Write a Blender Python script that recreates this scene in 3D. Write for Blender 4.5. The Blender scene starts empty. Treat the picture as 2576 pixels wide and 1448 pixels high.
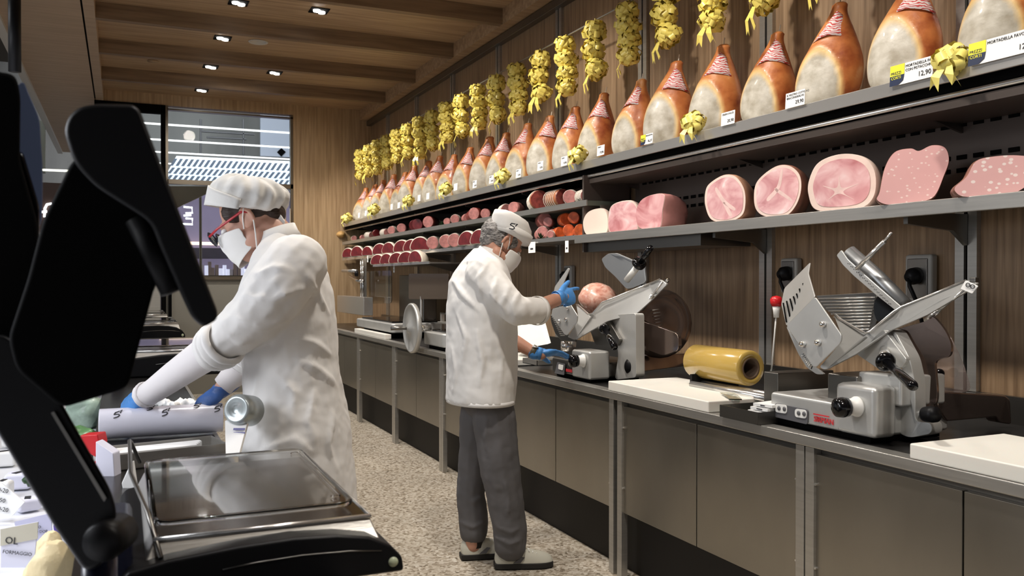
import bpy, math, random
from mathutils import Vector, Matrix, Euler
C = bpy.context.scene.collection
sc = bpy.context.scene
random.seed(7)
# ------------------------------------------------------------------ camera
FPX = 2200.0
YAW = math.radians(24.08); PIT = math.radians(-0.495)
CAM = Vector((0, 0, 1.38))
FW = Vector((math.sin(YAW)*math.cos(PIT), math.cos(YAW)*math.cos(PIT), math.sin(PIT)))
RT = Vector((math.cos(YAW), -math.sin(YAW), 0)); UP = RT.cross(FW)
cd = bpy.data.cameras.new('camera'); cam = bpy.data.objects.new('camera', cd); C.objects.link(cam)
cam.location = CAM
cam.rotation_euler = Matrix((RT, UP, -FW)).transposed().to_euler()
cd.sensor_width = 36; cd.lens = 36*FPX/2576; cd.clip_start = 0.05; cd.clip_end = 100
cd.dof.use_dof = True; cd.dof.focus_distance = 4.0; cd.dof.aperture_fstop = 7
sc.camera = cam
# ------------------------------------------------------------------ world, exposure, room light
w = bpy.data.worlds.new('world'); sc.world = w; w.use_nodes = True
w.node_tree.nodes['Background'].inputs[0].default_value = (.93, .95, 1, 1)
w.node_tree.nodes['Background'].inputs[1].default_value = 0.38
sc.view_settings.view_transform = 'Standard'; sc.view_settings.look = 'None'
sc.view_settings.gamma = 1; sc.view_settings.use_curve_mapping = False
sc.view_settings.exposure = 0.12
def lamp(kind, loc, target, power, col=(1, .93, .84), size=.1, angle=70, blend=.6, name='lamp'):
    l = bpy.data.lights.new(name, kind); l.energy = power; l.color = col
    if kind == 'SPOT':
        l.spot_size = math.radians(angle); l.spot_blend = blend; l.shadow_soft_size = size
    elif kind == 'AREA':
        l.size = size
    else:
        l.shadow_soft_size = size
    o = bpy.data.objects.new(name, l); C.objects.link(o); o.location = loc
    d = Vector(target)-Vector(loc); o.rotation_euler = d.to_track_quat('-Z', 'Y').to_euler()
    return o
# ------------------------------------------------------------------ pixel -> point
def ray(u, v): return FW + RT*((u-1288)/FPX) + UP*((724-v)/FPX)
def P(u, v, D): return CAM + ray(u, v)*D
def PX(u, v, X): r = ray(u, v); return CAM + r*((X-CAM.x)/r.x)
def PY(u, v, Y): r = ray(u, v); return CAM + r*((Y-CAM.y)/r.y)
def PZ(u, v, Z): r = ray(u, v); return CAM + r*((Z-CAM.z)/r.z)
# ------------------------------------------------------------------ materials
MAT = {}
def mat(name, col=(.5, .5, .5), rough=.5, metal=0, spec=.5, bump=0, bscale=40, var=0, vscale=6, stretch=(1, 1, 1), emit=None, estr=0, trans=0, alpha=1, sss=0, col2=None, coat=0, ior=1.45, rvar=0):
    m = bpy.data.materials.new(name); m.use_nodes = True; MAT[name] = m
    nt = m.node_tree; b = nt.nodes['Principled BSDF']
    def s(k, val):
        if k in b.inputs: b.inputs[k].default_value = val
    s('Base Color', (*col, 1)); s('Roughness', rough); s('Metallic', metal); s('Specular IOR Level', spec); s('IOR', ior)
    s('Transmission Weight', trans); s('Alpha', alpha); s('Coat Weight', coat)
    if sss: s('Subsurface Weight', sss); s('Subsurface Scale', .02); s('Subsurface Radius', (1, .4, .3))
    if emit: s('Emission Color', (*emit, 1)); s('Emission Strength', estr)
    tc = nt.nodes.new('ShaderNodeTexCoord'); mp = nt.nodes.new('ShaderNodeMapping')
    nt.links.new(tc.outputs['Object'], mp.inputs[0]); mp.inputs['Scale'].default_value = stretch
    if var or col2:
        n = nt.nodes.new('ShaderNodeTexNoise'); n.inputs['Scale'].default_value = vscale; n.inputs['Detail'].default_value = 5
        nt.links.new(mp.outputs[0], n.inputs['Vector'])
        r = nt.nodes.new('ShaderNodeValToRGB')
        c2 = col2 if col2 else tuple(max(0, c*(1-var)) for c in col)
        r.color_ramp.elements[0].position = .35; r.color_ramp.elements[0].color = (*c2, 1)
        r.color_ramp.elements[1].position = .65; r.color_ramp.elements[1].color = (*col, 1)
        nt.links.new(n.outputs['Fac'], r.inputs[0]); nt.links.new(r.outputs[0], b.inputs['Base Color'])
        if rvar:
            mr = nt.nodes.new('ShaderNodeMapRange'); mr.inputs[3].default_value = rough-rvar; mr.inputs[4].default_value = rough+rvar
            nt.links.new(n.outputs['Fac'], mr.inputs[0]); nt.links.new(mr.outputs[0], b.inputs['Roughness'])
    if bump:
        n2 = nt.nodes.new('ShaderNodeTexNoise'); n2.inputs['Scale'].default_value = bscale; n2.inputs['Detail'].default_value = 4
        nt.links.new(mp.outputs[0], n2.inputs['Vector'])
        bp = nt.nodes.new('ShaderNodeBump'); bp.inputs['Strength'].default_value = bump; bp.inputs['Distance'].default_value = .01
        nt.links.new(n2.outputs['Fac'], bp.inputs['Height']); nt.links.new(bp.outputs[0], b.inputs['Normal'])
    return m
def ramp_mat(name, stops, coord='Object', stretch=(1, 1, 1), scale=5, detail=4, rough=.5, dist=0, kind='noise', bump=0, metal=0, spec=.5, coat=0):
    m = bpy.data.materials.new(name); m.use_nodes = True; MAT[name] = m
    nt = m.node_tree; b = nt.nodes['Principled BSDF']; b.inputs['Roughness'].default_value = rough; b.inputs['Metallic'].default_value = metal
    b.inputs['Specular IOR Level'].default_value = spec; b.inputs['Coat Weight'].default_value = coat
    tc = nt.nodes.new('ShaderNodeTexCoord'); mp = nt.nodes.new('ShaderNodeMapping'); mp.inputs['Scale'].default_value = stretch
    nt.links.new(tc.outputs[coord], mp.inputs[0])
    if kind == 'noise':
        n = nt.nodes.new('ShaderNodeTexNoise'); n.inputs['Detail'].default_value = detail; n.inputs['Distortion'].default_value = dist; out = n.outputs['Fac']
    elif kind == 'vor':
        n = nt.nodes.new('ShaderNodeTexVoronoi'); out = n.outputs['Color']
    n.inputs['Scale'].default_value = scale
    nt.links.new(mp.outputs[0], n.inputs['Vector'])
    r = nt.nodes.new('ShaderNodeValToRGB'); el = r.color_ramp.elements
    while len(el) < len(stops): el.new(.5)
    for e, (p, c) in zip(el, stops): e.position = p; e.color = (*c, 1)
    nt.links.new(out, r.inputs[0]); nt.links.new(r.outputs[0], b.inputs['Base Color'])
    if bump:
        bp = nt.nodes.new('ShaderNodeBump'); bp.inputs['Strength'].default_value = bump; bp.inputs['Distance'].default_value = .01
        nt.links.new(n.outputs['Fac'], bp.inputs['Height']); nt.links.new(bp.outputs[0], b.inputs['Normal'])
    return m
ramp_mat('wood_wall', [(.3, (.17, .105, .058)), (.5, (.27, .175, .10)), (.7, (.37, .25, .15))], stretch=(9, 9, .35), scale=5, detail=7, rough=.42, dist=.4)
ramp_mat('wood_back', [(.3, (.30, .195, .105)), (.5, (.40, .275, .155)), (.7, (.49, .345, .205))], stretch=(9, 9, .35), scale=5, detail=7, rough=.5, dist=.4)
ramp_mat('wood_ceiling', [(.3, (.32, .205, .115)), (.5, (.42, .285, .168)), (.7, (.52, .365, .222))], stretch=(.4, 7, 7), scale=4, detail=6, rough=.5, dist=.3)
ramp_mat('wood_fin_shade', [(.3, (.15, .092, .05)), (.5, (.21, .135, .075)), (.7, (.27, .18, .105))], stretch=(.4, 7, 7), scale=4, detail=6, rough=.5, dist=.3)  # ceiling wood darkened, the shade on the fins is put into the colour
ramp_mat('wood_soffit', [(.3, (.42, .30, .20)), (.7, (.52, .385, .265))], stretch=(.5, 5, 5), scale=3, detail=6, rough=.5, dist=.5)
mat('steel', (.52, .505, .475), .32, .8, bump=.06, bscale=30, stretch=(1, 1, 30), var=.1, vscale=3, rvar=.06)
mat('steel_door', (.40, .375, .33), .33, .95, bump=.10, bscale=1.6, stretch=(1, 1.3, .8), var=.15, vscale=2, rvar=.05)
mat('steel_bright', (.74, .73, .71), .22, .85)
mat('steel_dark', (.22, .21, .195), .35, 1)
mat('cast_alu', (.60, .60, .585), .38, .55, var=.08, vscale=8)
mat('chrome', (.85, .85, .85), .08, 1)
mat('black_plastic', (.004, .004, .005), .45, spec=.25)
mat('black_gloss', (.004, .004, .005), .12)
mat('black_matte', (.002, .002, .002), .8, spec=.08)
mat('plinth', (.008, .006, .005), .6)
mat('worktop', (.012, .011, .011), .25)
mat('board', (.82, .80, .74), .45, sss=.1, bump=.03, bscale=60)
mat('cloth', (.80, .785, .765), .75, var=.05, vscale=4, bump=.25, bscale=9, stretch=(1.6, 1.6, .7))
mat('cloth_hat', (.76, .75, .72), .8, bump=.2, bscale=30)
mat('sleeve', (.78, .745, .745), .75, bump=.05, bscale=60)
mat('mask', (.86, .85, .82), .8, bump=.05, bscale=30)
mat('skin', (.56, .29, .20), .5, sss=.15, var=.12, vscale=18, bump=.05, bscale=90)
mat('skin_woman', (.60, .34, .25), .5, sss=.15, var=.1, vscale=18)
mat('hair_brown', (.03, .016, .01), .45, bump=.5, bscale=60, stretch=(1, 1, 4))
ramp_mat('hair_grey', [(.35, (.04, .035, .032)), (.6, (.30, .28, .265))], stretch=(1, 1, 3), scale=60, rough=.5, bump=.6)
mat('glove', (.07, .27, .66), .42, bump=.2, bscale=45, coat=.1, var=.15, vscale=30)
mat('glove_dark', (.055, .14, .42), .42, bump=.25, bscale=45, var=.3, vscale=20)
mat('trousers', (.125, .12, .125), .85, var=.12, vscale=6, bump=.15, bscale=10)
mat('shoe', (.60, .585, .50), .5, bump=.1, bscale=30)
mat('shoe_sole', (.02, .018, .016), .7)
mat('red_plastic', (.55, .015, .02), .3)
mat('white_plastic', (.8, .8, .78), .35)
mat('paper', (.86, .86, .85), .7)
mat('paper_cool', (.74, .74, .86), .6)
mat('ink', (.03, .03, .035), .6)
mat('ink_purple', (.22, .22, .45), .6)
mat('yellow_card', (.85, .78, .05), .5)
mat('navy_card', (.02, .03, .07), .5)
mat('red_ink', (.6, .03, .04), .5)
mat('ribbon', (.93, .76, .17), .35, sss=.0, spec=.6, var=.12, vscale=20)
mat('ribbon_light', (.92, .80, .22), .35, var=.12, vscale=20)
mat('fat', (.80, .71, .60), .45, var=.15, vscale=30)
mat('pork_fat', (.83, .66, .60), .42, var=.1, vscale=25)
mat('greenery', (.02, .07, .018), .5, var=.5, vscale=30)
mat('green_pack', (.15, .36, .14), .3, var=.5, vscale=16)
mat('cheese', (.84, .70, .42), .55, bump=.5, bscale=25, var=.12, vscale=20)
mat('glass_clear', (.9, .95, .95), .02, trans=1, ior=1.15)
mat('film_core', (.10, .06, .035), .6)
mat('film', (.52, .35, .09), .18, var=.12, vscale=5, stretch=(1, .3, 1), coat=.5)
mat('white_paint', (.62, .60, .57), .5)
mat('grey_wall', (.24, .23, .20), .55)
mat('light_panel', (.42, .41, .38), .5, var=.1, vscale=8, stretch=(.3, 1, 6))
mat('bronze', (.22, .19, .15), .35, .8)
mat('white_floor', (.75, .76, .8), .4)
mat('lamp_glow', (1, 1, 1), .5, emit=(1, .96, .9), estr=14)
mat('led', (1, 1, 1), .5, emit=(1, .98, .96), estr=1.5)
mat('neon', (1, 1, 1), .5, emit=(.95, .98, 1), estr=2.6)
def terrazzo():
    m = bpy.data.materials.new('terrazzo'); m.use_nodes = True; MAT['terrazzo'] = m; nt = m.node_tree; b = nt.nodes['Principled BSDF']
    tc = nt.nodes.new('ShaderNodeTexCoord'); v = nt.nodes.new('ShaderNodeTexVoronoi'); v.inputs['Scale'].default_value = 70
    nt.links.new(tc.outputs['Object'], v.inputs['Vector'])
    r = nt.nodes.new('ShaderNodeValToRGB'); e = r.color_ramp.elements
    stops = [(0, (.10, .075, .05)), (.16, (.24, .19, .13)), (.4, (.42, .36, .28)), (.7, (.56, .50, .41)), (1, (.68, .64, .56))]
    while len(e) < 5: e.new(.5)
    for q, (p, c) in zip(e, stops): q.position = p; q.color = (*c, 1)
    nt.links.new(v.outputs['Color'], r.inputs[0])
    n = nt.nodes.new('ShaderNodeTexNoise'); n.inputs['Scale'].default_value = 2.0; nt.links.new(tc.outputs['Object'], n.inputs['Vector'])
    mx = nt.nodes.new('ShaderNodeMixRGB'); mx.blend_type = 'MULTIPLY'; mx.inputs[0].default_value = .35
    nt.links.new(r.outputs[0], mx.inputs[1]); nt.links.new(n.outputs['Fac'], mx.inputs[2]); nt.links.new(mx.outputs[0], b.inputs['Base Color'])
    b.inputs['Roughness'].default_value = .55
terrazzo()
# ------------------------------------------------------------------ mesh builder
class MB:
    def __init__(s): s.v = []; s.f = []; s.m = []; s.k = 0
    def add(s, vs, fs, mi=0):
        n = len(s.v); s.v += [Vector(x) for x in vs]; s.f += [tuple(i+n for i in f) for f in fs]; s.m += [mi]*len(fs); return s
    def box(s, c, size, rot=None, mi=0):
        hx, hy, hz = size[0]/2, size[1]/2, size[2]/2
        vs = [Vector((x, y, z)) for x in (-hx, hx) for y in (-hy, hy) for z in (-hz, hz)]
        if rot is not None: vs = [rot @ q for q in vs]
        c = Vector(c)
        return s.add([q+c for q in vs], [(0, 1, 3, 2), (4, 6, 7, 5), (0, 4, 5, 1), (2, 3, 7, 6), (0, 2, 6, 4), (1, 5, 7, 3)], mi)
    def bx(s, x0, x1, y0, y1, z0, z1, mi=0):
        return s.box(((x0+x1)/2, (y0+y1)/2, (z0+z1)/2), (x1-x0, y1-y0, z1-z0), None, mi)
    def loft(s, rings, close=True, cap=True, mi=0):
        n = len(rings[0]); vs = [q for r in rings for q in r]; fs = []
        for i in range(len(rings)-1):
            for j in range(n if close else n-1):
                a = i*n+j; b = i*n+(j+1) % n
                fs.append((a, b, b+n, a+n))
        if cap and close:
            fs.append(tuple(reversed(range(n)))); fs.append(tuple(range((len(rings)-1)*n, len(rings)*n)))
        return s.add(vs, fs, mi)
    def tube(s, pts, r, seg=10, mi=0, flat=1, cap=True):
        pts = [Vector(p) for p in pts]; rr = r if isinstance(r, (list, tuple)) else [r]*len(pts)
        rings = []; ref = None
        for i, p in enumerate(pts):
            t = (pts[min(i+1, len(pts)-1)]-pts[max(i-1, 0)]).normalized()
            if ref is None:
                ref = Vector((0, 0, 1)) if abs(t.z) < .9 else Vector((1, 0, 0))
            a = (ref-t*ref.dot(t)).normalized(); ref = a; b = t.cross(a)
            rings.append([p+(a*math.cos(k*2*math.pi/seg)+b*math.sin(k*2*math.pi/seg)*flat)*rr[i] for k in range(seg)])
        return s.loft(rings, True, cap, mi)
    def lathe(s, prof, o=(0, 0, 0), ax=(0, 0, 1), seg=24, mi=0, cap=True):
        o = Vector(o); ax = Vector(ax).normalized(); a = ax.orthogonal().normalized(); b = ax.cross(a)
        return s.loft([[o+ax*h+(a*math.cos(k*2*math.pi/seg)+b*math.sin(k*2*math.pi/seg))*max(r, 1e-4) for k in range(seg)] for r, h in prof], True, cap, mi)
    def ell(s, c, r, rot=None, n=14, m=9, mi=0):
        c = Vector(c); rings = []
        if isinstance(r, (int, float)): r = (r, r, r)
        for i in range(m+1):
            t = math.pi*i/m; rings.append([])
            for j in range(n):
                a = 2*math.pi*j/n
                q = Vector((r[0]*max(math.sin(t), 1e-3)*math.cos(a), r[1]*max(math.sin(t), 1e-3)*math.sin(a), -r[2]*math.cos(t)))
                if rot is not None: q = rot @ q
                rings[-1].append(c+q)
        return s.loft(rings, True, True, mi)
    def plate(s, pts, t, mi=0, dirn=None):
        pts = [Vector(p) for p in pts]; n = Vector((0, 0, 0))
        for i in range(len(pts)):
            a, b = pts[i], pts[(i+1) % len(pts)]; n += a.cross(b)
        n.normalize()
        if dirn is not None: off = Vector(dirn).normalized()*t
        else: off = n*t
        if off.dot(n) < 0: pts = pts[::-1]
        k = len(pts)
        return s.add(pts+[p+off for p in pts], [tuple(reversed(range(k))), tuple(range(k, 2*k))]+[(i, (i+1) % k, (i+1) % k+k, i+k) for i in range(k)], mi)
    def cone(s, a, b, ra, rb, mi=0, seg=12):
        a, b = Vector(a), Vector(b); d = (b-a); L = d.length; d.normalize()
        pr = []
        for k in range(5): t = math.pi/2*k/4; pr.append((ra*math.sin(t), -ra*math.cos(t)))
        for k in range(5): t = math.pi/2*k/4; pr.append((rb*math.cos(t), L+rb*math.sin(t)))
        return s.lathe(pr, a, d, seg, mi)
    def limb(s, pts, mi=0):   # pts = [(point, radius), ...]
        for (a, ra), (b, rb) in zip(pts, pts[1:]): s.cone(a, b, ra, rb, mi)
        return s
def obj(name, mb, mats, parent=None, smooth=False, bevel=0, remesh=0, smoothit=0, sub=0, disp=0, dscale=.1, solid=0):
    me = bpy.data.meshes.new(name); me.from_pydata([tuple(q) for q in mb.v], [], mb.f); me.validate()
    if not isinstance(mats, (list, tuple)): mats = [mats]
    for m in mats: me.materials.append(MAT[m] if isinstance(m, str) else m)
    if len(mats) > 1 and len(me.polygons) == len(mb.m): me.polygons.foreach_set('material_index', mb.m)
    me.update()
    o = bpy.data.objects.new(name, me); C.objects.link(o)
    if smooth: me.polygons.foreach_set('use_smooth', [True]*len(me.polygons))
    if solid:
        m = o.modifiers.new('s', 'SOLIDIFY'); m.thickness = solid; m.offset = 0
    if remesh:
        m = o.modifiers.new('r', 'REMESH'); m.mode = 'VOXEL'; m.voxel_size = remesh; m.use_smooth_shade = True
        if smoothit:
            m = o.modifiers.new('s', 'SMOOTH'); m.iterations = smoothit; m.factor = .5
    if sub:
        m = o.modifiers.new('u', 'SUBSURF'); m.levels = sub; m.render_levels = sub
    if disp:
        key = 'cl%.3f' % dscale
        t = bpy.data.textures.get(key) or bpy.data.textures.new(key, 'CLOUDS'); t.noise_scale = dscale; t.noise_depth = 2
        m = o.modifiers.new('d', 'DISPLACE'); m.texture = t; m.strength = disp; m.mid_level = .5; m.texture_coords = 'GLOBAL' if False else 'LOCAL'
    if bevel:
        m = o.modifiers.new('b', 'BEVEL'); m.width = bevel; m.segments = 2; m.limit_method = 'ANGLE'; m.angle_limit = .6
        me.polygons.foreach_set('use_smooth', [True]*len(me.polygons))
        m.harden_normals = True
    if parent is not None:
        o.parent = parent
        inv = Matrix.Identity(4); q = parent
        chain = []
        while q is not None: chain.append(q); q = q.parent
        W = Matrix.Identity(4)
        for q in reversed(chain): W = W @ q.matrix_parent_inverse @ Matrix.LocRotScale(q.location, q.rotation_euler, q.scale)
        o.matrix_parent_inverse = W.inverted()
    return o
def tag(o, label=None, cat=None, group=None, kind=None):
    if label: o['label'] = label
    if cat: o['category'] = cat
    if group: o['group'] = group
    if kind: o['kind'] = kind
    return o
def thing(name, label, cat, loc=(0, 0, 0), group=None):
    o = bpy.data.objects.new(name, None); C.objects.link(o); o.location = loc; o.empty_display_size = .05
    return tag(o, label, cat, group)
def struct(name, mb, m, **k): return tag(obj(name, mb, m, **k), kind='structure')
def dup(o, parent=None):
    c = o.copy(); C.objects.link(c)
    if parent is not None:
        mp_ = o.matrix_parent_inverse.copy(); c.parent = parent; c.matrix_parent_inverse = mp_
    for ch in [x for x in KIDS.get(o.name, [])]: 
        d = dup(ch, c)
    return c
KIDS = {}
def reg(root):   # remember the tree below a prototype before copying it
    for o in C.objects:
        if o.parent is not None: KIDS.setdefault(o.parent.name, [])
    KIDS.clear()
    for o in C.objects:
        if o.parent is not None: KIDS.setdefault(o.parent.name, []).append(o)
    return root
def copy_at(root, loc, rotz=None, scale=None, label=None, group=None, cat=None):
    c = dup(root); c.location = loc
    if rotz is not None: c.rotation_euler = (0, 0, rotz)
    if scale is not None: c.scale = scale if isinstance(scale, (tuple, list)) else (scale,)*3
    if label: c['label'] = label
    if group: c['group'] = group
    if cat: c['category'] = cat
    return c
def text(name, body, size, origin, right, up, m, parent=None, depth=.0006, align='LEFT'):
    cu = bpy.data.curves.new(name, 'FONT'); cu.body = body; cu.size = size; cu.extrude = depth; cu.align_x = align
    cu.resolution_u = 2
    tmp = bpy.data.objects.new('tmp', cu); C.objects.link(tmp)
    dg = bpy.context.evaluated_depsgraph_get(); me = bpy.data.meshes.new_from_object(tmp.evaluated_get(dg))
    bpy.data.objects.remove(tmp); bpy.data.curves.remove(cu)
    right = Vector(right).normalized(); up = Vector(up); up = (up-right*up.dot(right)).normalized(); n = right.cross(up)
    mb = MB(); o = Vector(origin)
    mb.v = [o+right*q.co.x+up*q.co.y+n*q.co.z for q in me.vertices]
    mb.f = [tuple(p.vertices) for p in me.polygons]; mb.m = [0]*len(mb.f)
    bpy.data.meshes.remove(me)
    return obj(name, mb, m, parent)
def lerp(a, b, t): return a+(b-a)*t
# ================================================================== room
XW = 3.0; YB = 11.25; ZF = 3.47; ZR = 3.60; XC = 2.11; ZC = .858
struct('floor', MB().bx(-9, 3.1, -3, 11.3, -.05, 0), 'terrazzo')
mat('shade_block_wood', (.10, .07, .045), .6)
struct('wall_shade_block', MB().bx(-9, 3.1, -3.1, -3, 1.3, 3.75), 'shade_block_wood')  # unseen dark wall added behind the camera to shade the ceiling fins
struct('floor_outside', MB().bx(-9, 6, 11.3, 26, -.05, 0), 'grey_wall')
struct('wall_right', MB().bx(XW, XW+.1, -3, YB+.1, 0, 3.75), 'wood_wall')
wx0 = PY(421, 400, YB).x; wx1 = PY(737, 400, YB).x; wz0 = PY(600, 697, YB).z; wz1 = ZF
lx0 = PY(238, 400, YB).x
wb = MB()
wb.bx(wx1, XW, YB, YB+.12, 0, 3.75); wb.bx(lx0, wx1, YB, YB+.12, wz1, 3.75)
struct('wall_back', wb, 'wood_back')
struct('wall_back_low', MB().bx(wx0-.02, wx1, YB, YB+.12, 0, wz0), 'grey_wall')
struct('wall_back_low_left', MB().bx(lx0, wx0-.08, YB, YB+.12, 0, wz0-.02), 'light_panel')
# ceiling
struct('ceiling', MB().bx(-.18, 2.85, -3, YB, ZR, ZR+.1), 'wood_ceiling')
struct('trim_1', MB().bx(2.85, XW, -3, YB, ZF, ZR+.1), 'wood_ceiling')
struct('trim_2', MB().bx(-.26, -.18, -3, YB, ZF, ZR+.1), 'wood_soffit')
struct('ceiling_soffit', MB().bx(-.86, -.275, -3, 16, ZF, ZF+.1), 'wood_soffit')
struct('trim_3', MB().bx(-.275, -.26, -3, YB, ZF+.02, ZF+.1), 'black_matte')
struct('trim_4', MB().bx(-.93, -.86, -3, 16, ZF-.03, ZF+.1), 'white_paint')
struct('ceiling_customer', MB().bx(-9, -.93, -3, YB, ZF+.35, ZF+.45), mat('ceiling_dark', (.06, .05, .042), .6))
struct('trim_5', MB().bx(XW-.06, XW, -3, YB, 3.40, 3.46), 'steel_dark', bevel=.004)
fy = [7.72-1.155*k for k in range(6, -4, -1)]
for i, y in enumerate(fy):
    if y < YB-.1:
        o = obj('ceiling_fin', MB().bx(-.18, 2.85, y, y+.07, ZF, ZR), 'wood_fin_shade')
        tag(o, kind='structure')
# window frames and glass
fr = MB(); t = .045
for (a, b, c, d) in ((wx0-.02, wx0+.01, wz0, wz1), (wx1-.03, wx1, wz0, wz1)): fr.bx(a, b, YB-.01, YB+.08, c, d)
fr.bx(wx0, wx1, YB-.01, YB+.08, wz1-.05, wz1-.03); fr.bx(wx0, wx1, YB-.03, YB+.09, wz0-.03, wz0+.01)
zm = PY(600, 462, YB).z
fr.bx(wx0, wx1, YB-.01, YB+.08, zm-.035, zm+.02)
win = struct('window_1', fr, 'bronze')
obj('pane', MB().bx(wx0+.01, wx1-.03, YB+.03, YB+.034, wz0+.01, wz1-.05), 'glass_clear', win)
f2 = MB(); bx0 = PY(405, 400, YB).x
f2.bx(bx0, wx0-.02, YB-.02, YB+.08, wz0-.6, wz1); f2.bx(lx0, wx0-.02, YB-.02, YB+.08, wz1-.10, wz1)
f2.bx(lx0, wx0-.02, YB-.02, YB+.08, wz0-.03, wz0+.05); 
win2 = struct('window_2', f2, 'black_matte')
obj('pane', MB().bx(lx0, bx0, YB+.03, YB+.034, wz0+.05, wz1-.1), 'glass_clear', win2)
f3 = MB(); hb = PY(729, 500, YB).x
f3.tube([(hb, YB-.03, PY(729, 590, YB).z), (hb, YB-.03, PY(729, 525, YB).z)], .012); f3.tube([(hb-.06, YB-.03, PY(722, 585, YB).z), (hb-.06, YB-.03, PY(722, 475, YB).z)], .01)
obj('pull_handle', f3, 'steel_bright', win)
# dark corner strip, black pole in front of low back wall
pb = PY(428, 760, YB).x
struct('trim_6', MB().bx(pb-.02, pb+.015, YB-.06, YB-.02, 0, wz0), 'black_matte')
# ------------------------------------------------------------------ outside the window: arcade
struct('ceiling_outside', MB().bx(-9, 6, 11.5, 26, 6.2, 6.3), mat('arcade_ceiling', (.20, .20, .19), .5, var=.3, vscale=.8))
mat('arcade_grey', (.30, .30, .29), .5, var=.35, vscale=1.2, stretch=(1, 1, .3))
mat('arcade_blue', (.50, .55, .66), .5)
mat('shop_dark', (.10, .085, .11), .4, var=.3, vscale=2)
struct('wall_outside', MB().bx(-9, 6, 22, 22.2, 1.2, 6.2), 'arcade_grey')
struct('wall_outside_low', MB().bx(-9, 6, 21.5, 22, 0, 1.2), 'shop_dark')
for i, (y0) in enumerate((311.7, 351, 382, 410, 436)):
    D0 = FPX*2.32/(705-y0); Yl = P(421, y0, D0).y
    o = tag(obj('linear_light', MB().bx(-.6, 5, Yl-.028, Yl+.028, 3.68, 3.70).bx(0, .01, Yl, Yl+.01, 3.70, 6.2).bx(4, 4.01, Yl, Yl+.01, 3.70, 6.2), 'led'), 'long white light tube on the ceiling beyond the window, %s' % ('nearest', 'second nearest', 'middle one', 'second farthest', 'farthest')[i], 'light', 'light tubes beyond the window')
# bright slatted skylight panel
sky = thing('skylight_panel', 'bright bluish white slatted panel hanging beyond the upper window', 'panel', (1, 15.8, 2.9))
mat('sky_panel', (1, 1, 1), .5, emit=(.66, .82, 1), estr=1.05)
mat('slat', (.16, .20, .27), .5)
q = [PY(444, 392, 15.8), PY(745, 406, 15.8), PY(745, 476, 15.8), PY(405, 462, 15.8)]
obj('glow_panel', MB().plate(q, .03, dirn=(0, 1, 0)), 'sky_panel', sky)
sl = MB()
for r_, (va, vb) in enumerate(((398, 416), (421, 436), (440, 456))):
    for k in range(26):
        u = 420+k*14.0-(r_*6)
        if u > 738 or u < 428-r_*8: continue
        a = PY(u+9, va+(u-420)*.045, 15.77); b = PY(u-3, vb+(u-420)*.045, 15.77)
        w_ = Vector((.025, 0, 0)); sl.plate([a-w_, a+w_, b+w_, b-w_], .01, dirn=(0, -1, 0))
obj('slat', sl, 'slat', sky)['kind'] = 'stuff'
bp = tag(obj('blue_wall_panel', MB().plate([PY(655, 288, 20.5), PY(760, 296, 20.5), PY(760, 396, 20.5), PY(655, 392, 20.5)], .1, dirn=(0, 1, 0)), 'arcade_blue'), 'pale blue wall panel beyond the upper right of the window', 'wall panel')
dm = tag(obj('diamond_sign', MB().plate([PY(708, 372, 20.46), PY(719, 382, 20.46), PY(708, 393, 20.46), PY(697, 382, 20.46)], .035, dirn=(0, 1, 0)), 'black_matte'), 'small black diamond shaped sign beyond the window', 'sign')
mat('panel_grey2', (.06, .06, .065), .6)
hg = thing('ceiling_rack', 'grey suspended frame of dark rods beyond the upper window', 'frame', (0, 18, 3))
fm = MB()
for a, b in (((505, 330), (640, 338)), ((505, 330), (505, 386)), ((612, 300), (612, 390)), ((505, 300), (505, 330)), ((520, 345), (620, 350))):
    fm.tube([PY(*a, 18), PY(*b, 18)], .02, 6)
obj('rod', fm, 'panel_grey2', hg)
# lower part beyond the window: shop with neon sign
shp = thing('neighbour_shop', 'dim purple shop interior with a warm light strip seen below the window bar', 'shop', (1, 15, 0))
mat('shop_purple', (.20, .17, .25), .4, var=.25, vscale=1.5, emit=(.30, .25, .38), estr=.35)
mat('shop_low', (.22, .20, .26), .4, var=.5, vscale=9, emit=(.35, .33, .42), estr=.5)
mat('warm_strip', (1, .8, .6), .5, emit=(1, .72, .55), estr=1.6)
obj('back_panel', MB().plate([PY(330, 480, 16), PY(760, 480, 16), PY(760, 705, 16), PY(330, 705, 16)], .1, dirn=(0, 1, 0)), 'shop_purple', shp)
obj('light_strip', MB().plate([PY(400, 606, 15.9), PY(600, 610, 15.9), PY(600, 617, 15.9), PY(400, 614, 15.9)], .05, dirn=(0, 1, 0)), 'warm_strip', shp)
obj('shelf_front', MB().plate([PY(400, 622, 15.6), PY(740, 626, 15.6), PY(740, 650, 15.6), PY(400, 650, 15.6)], .2, dirn=(0, 1, 0)), 'shop_dark', shp)
obj('plinth', MB().bx(-1, 5, 15.1, 15.9, 0, PY(500, 699, 15.2).z), 'shop_dark', shp)
obj('post', MB().tube([PY(504, 490, 14), PY(505, 700, 14)], .02, 6), 'bronze', shp)
obj('canopy', MB().plate([PY(425, 468, 13.5), PY(560, 468, 13.5), PY(430, 530, 13.5)], .1, dirn=(0, 1, 0)), 'bronze', shp)
mat('prod_a', (.7, .7, .9), .4, emit=(.75, .75, .95), estr=.6); mat('prod_b', (.5, .45, .5), .5); mat('prod_c', (.30, .22, .2), .5)
random.seed(3)
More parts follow.
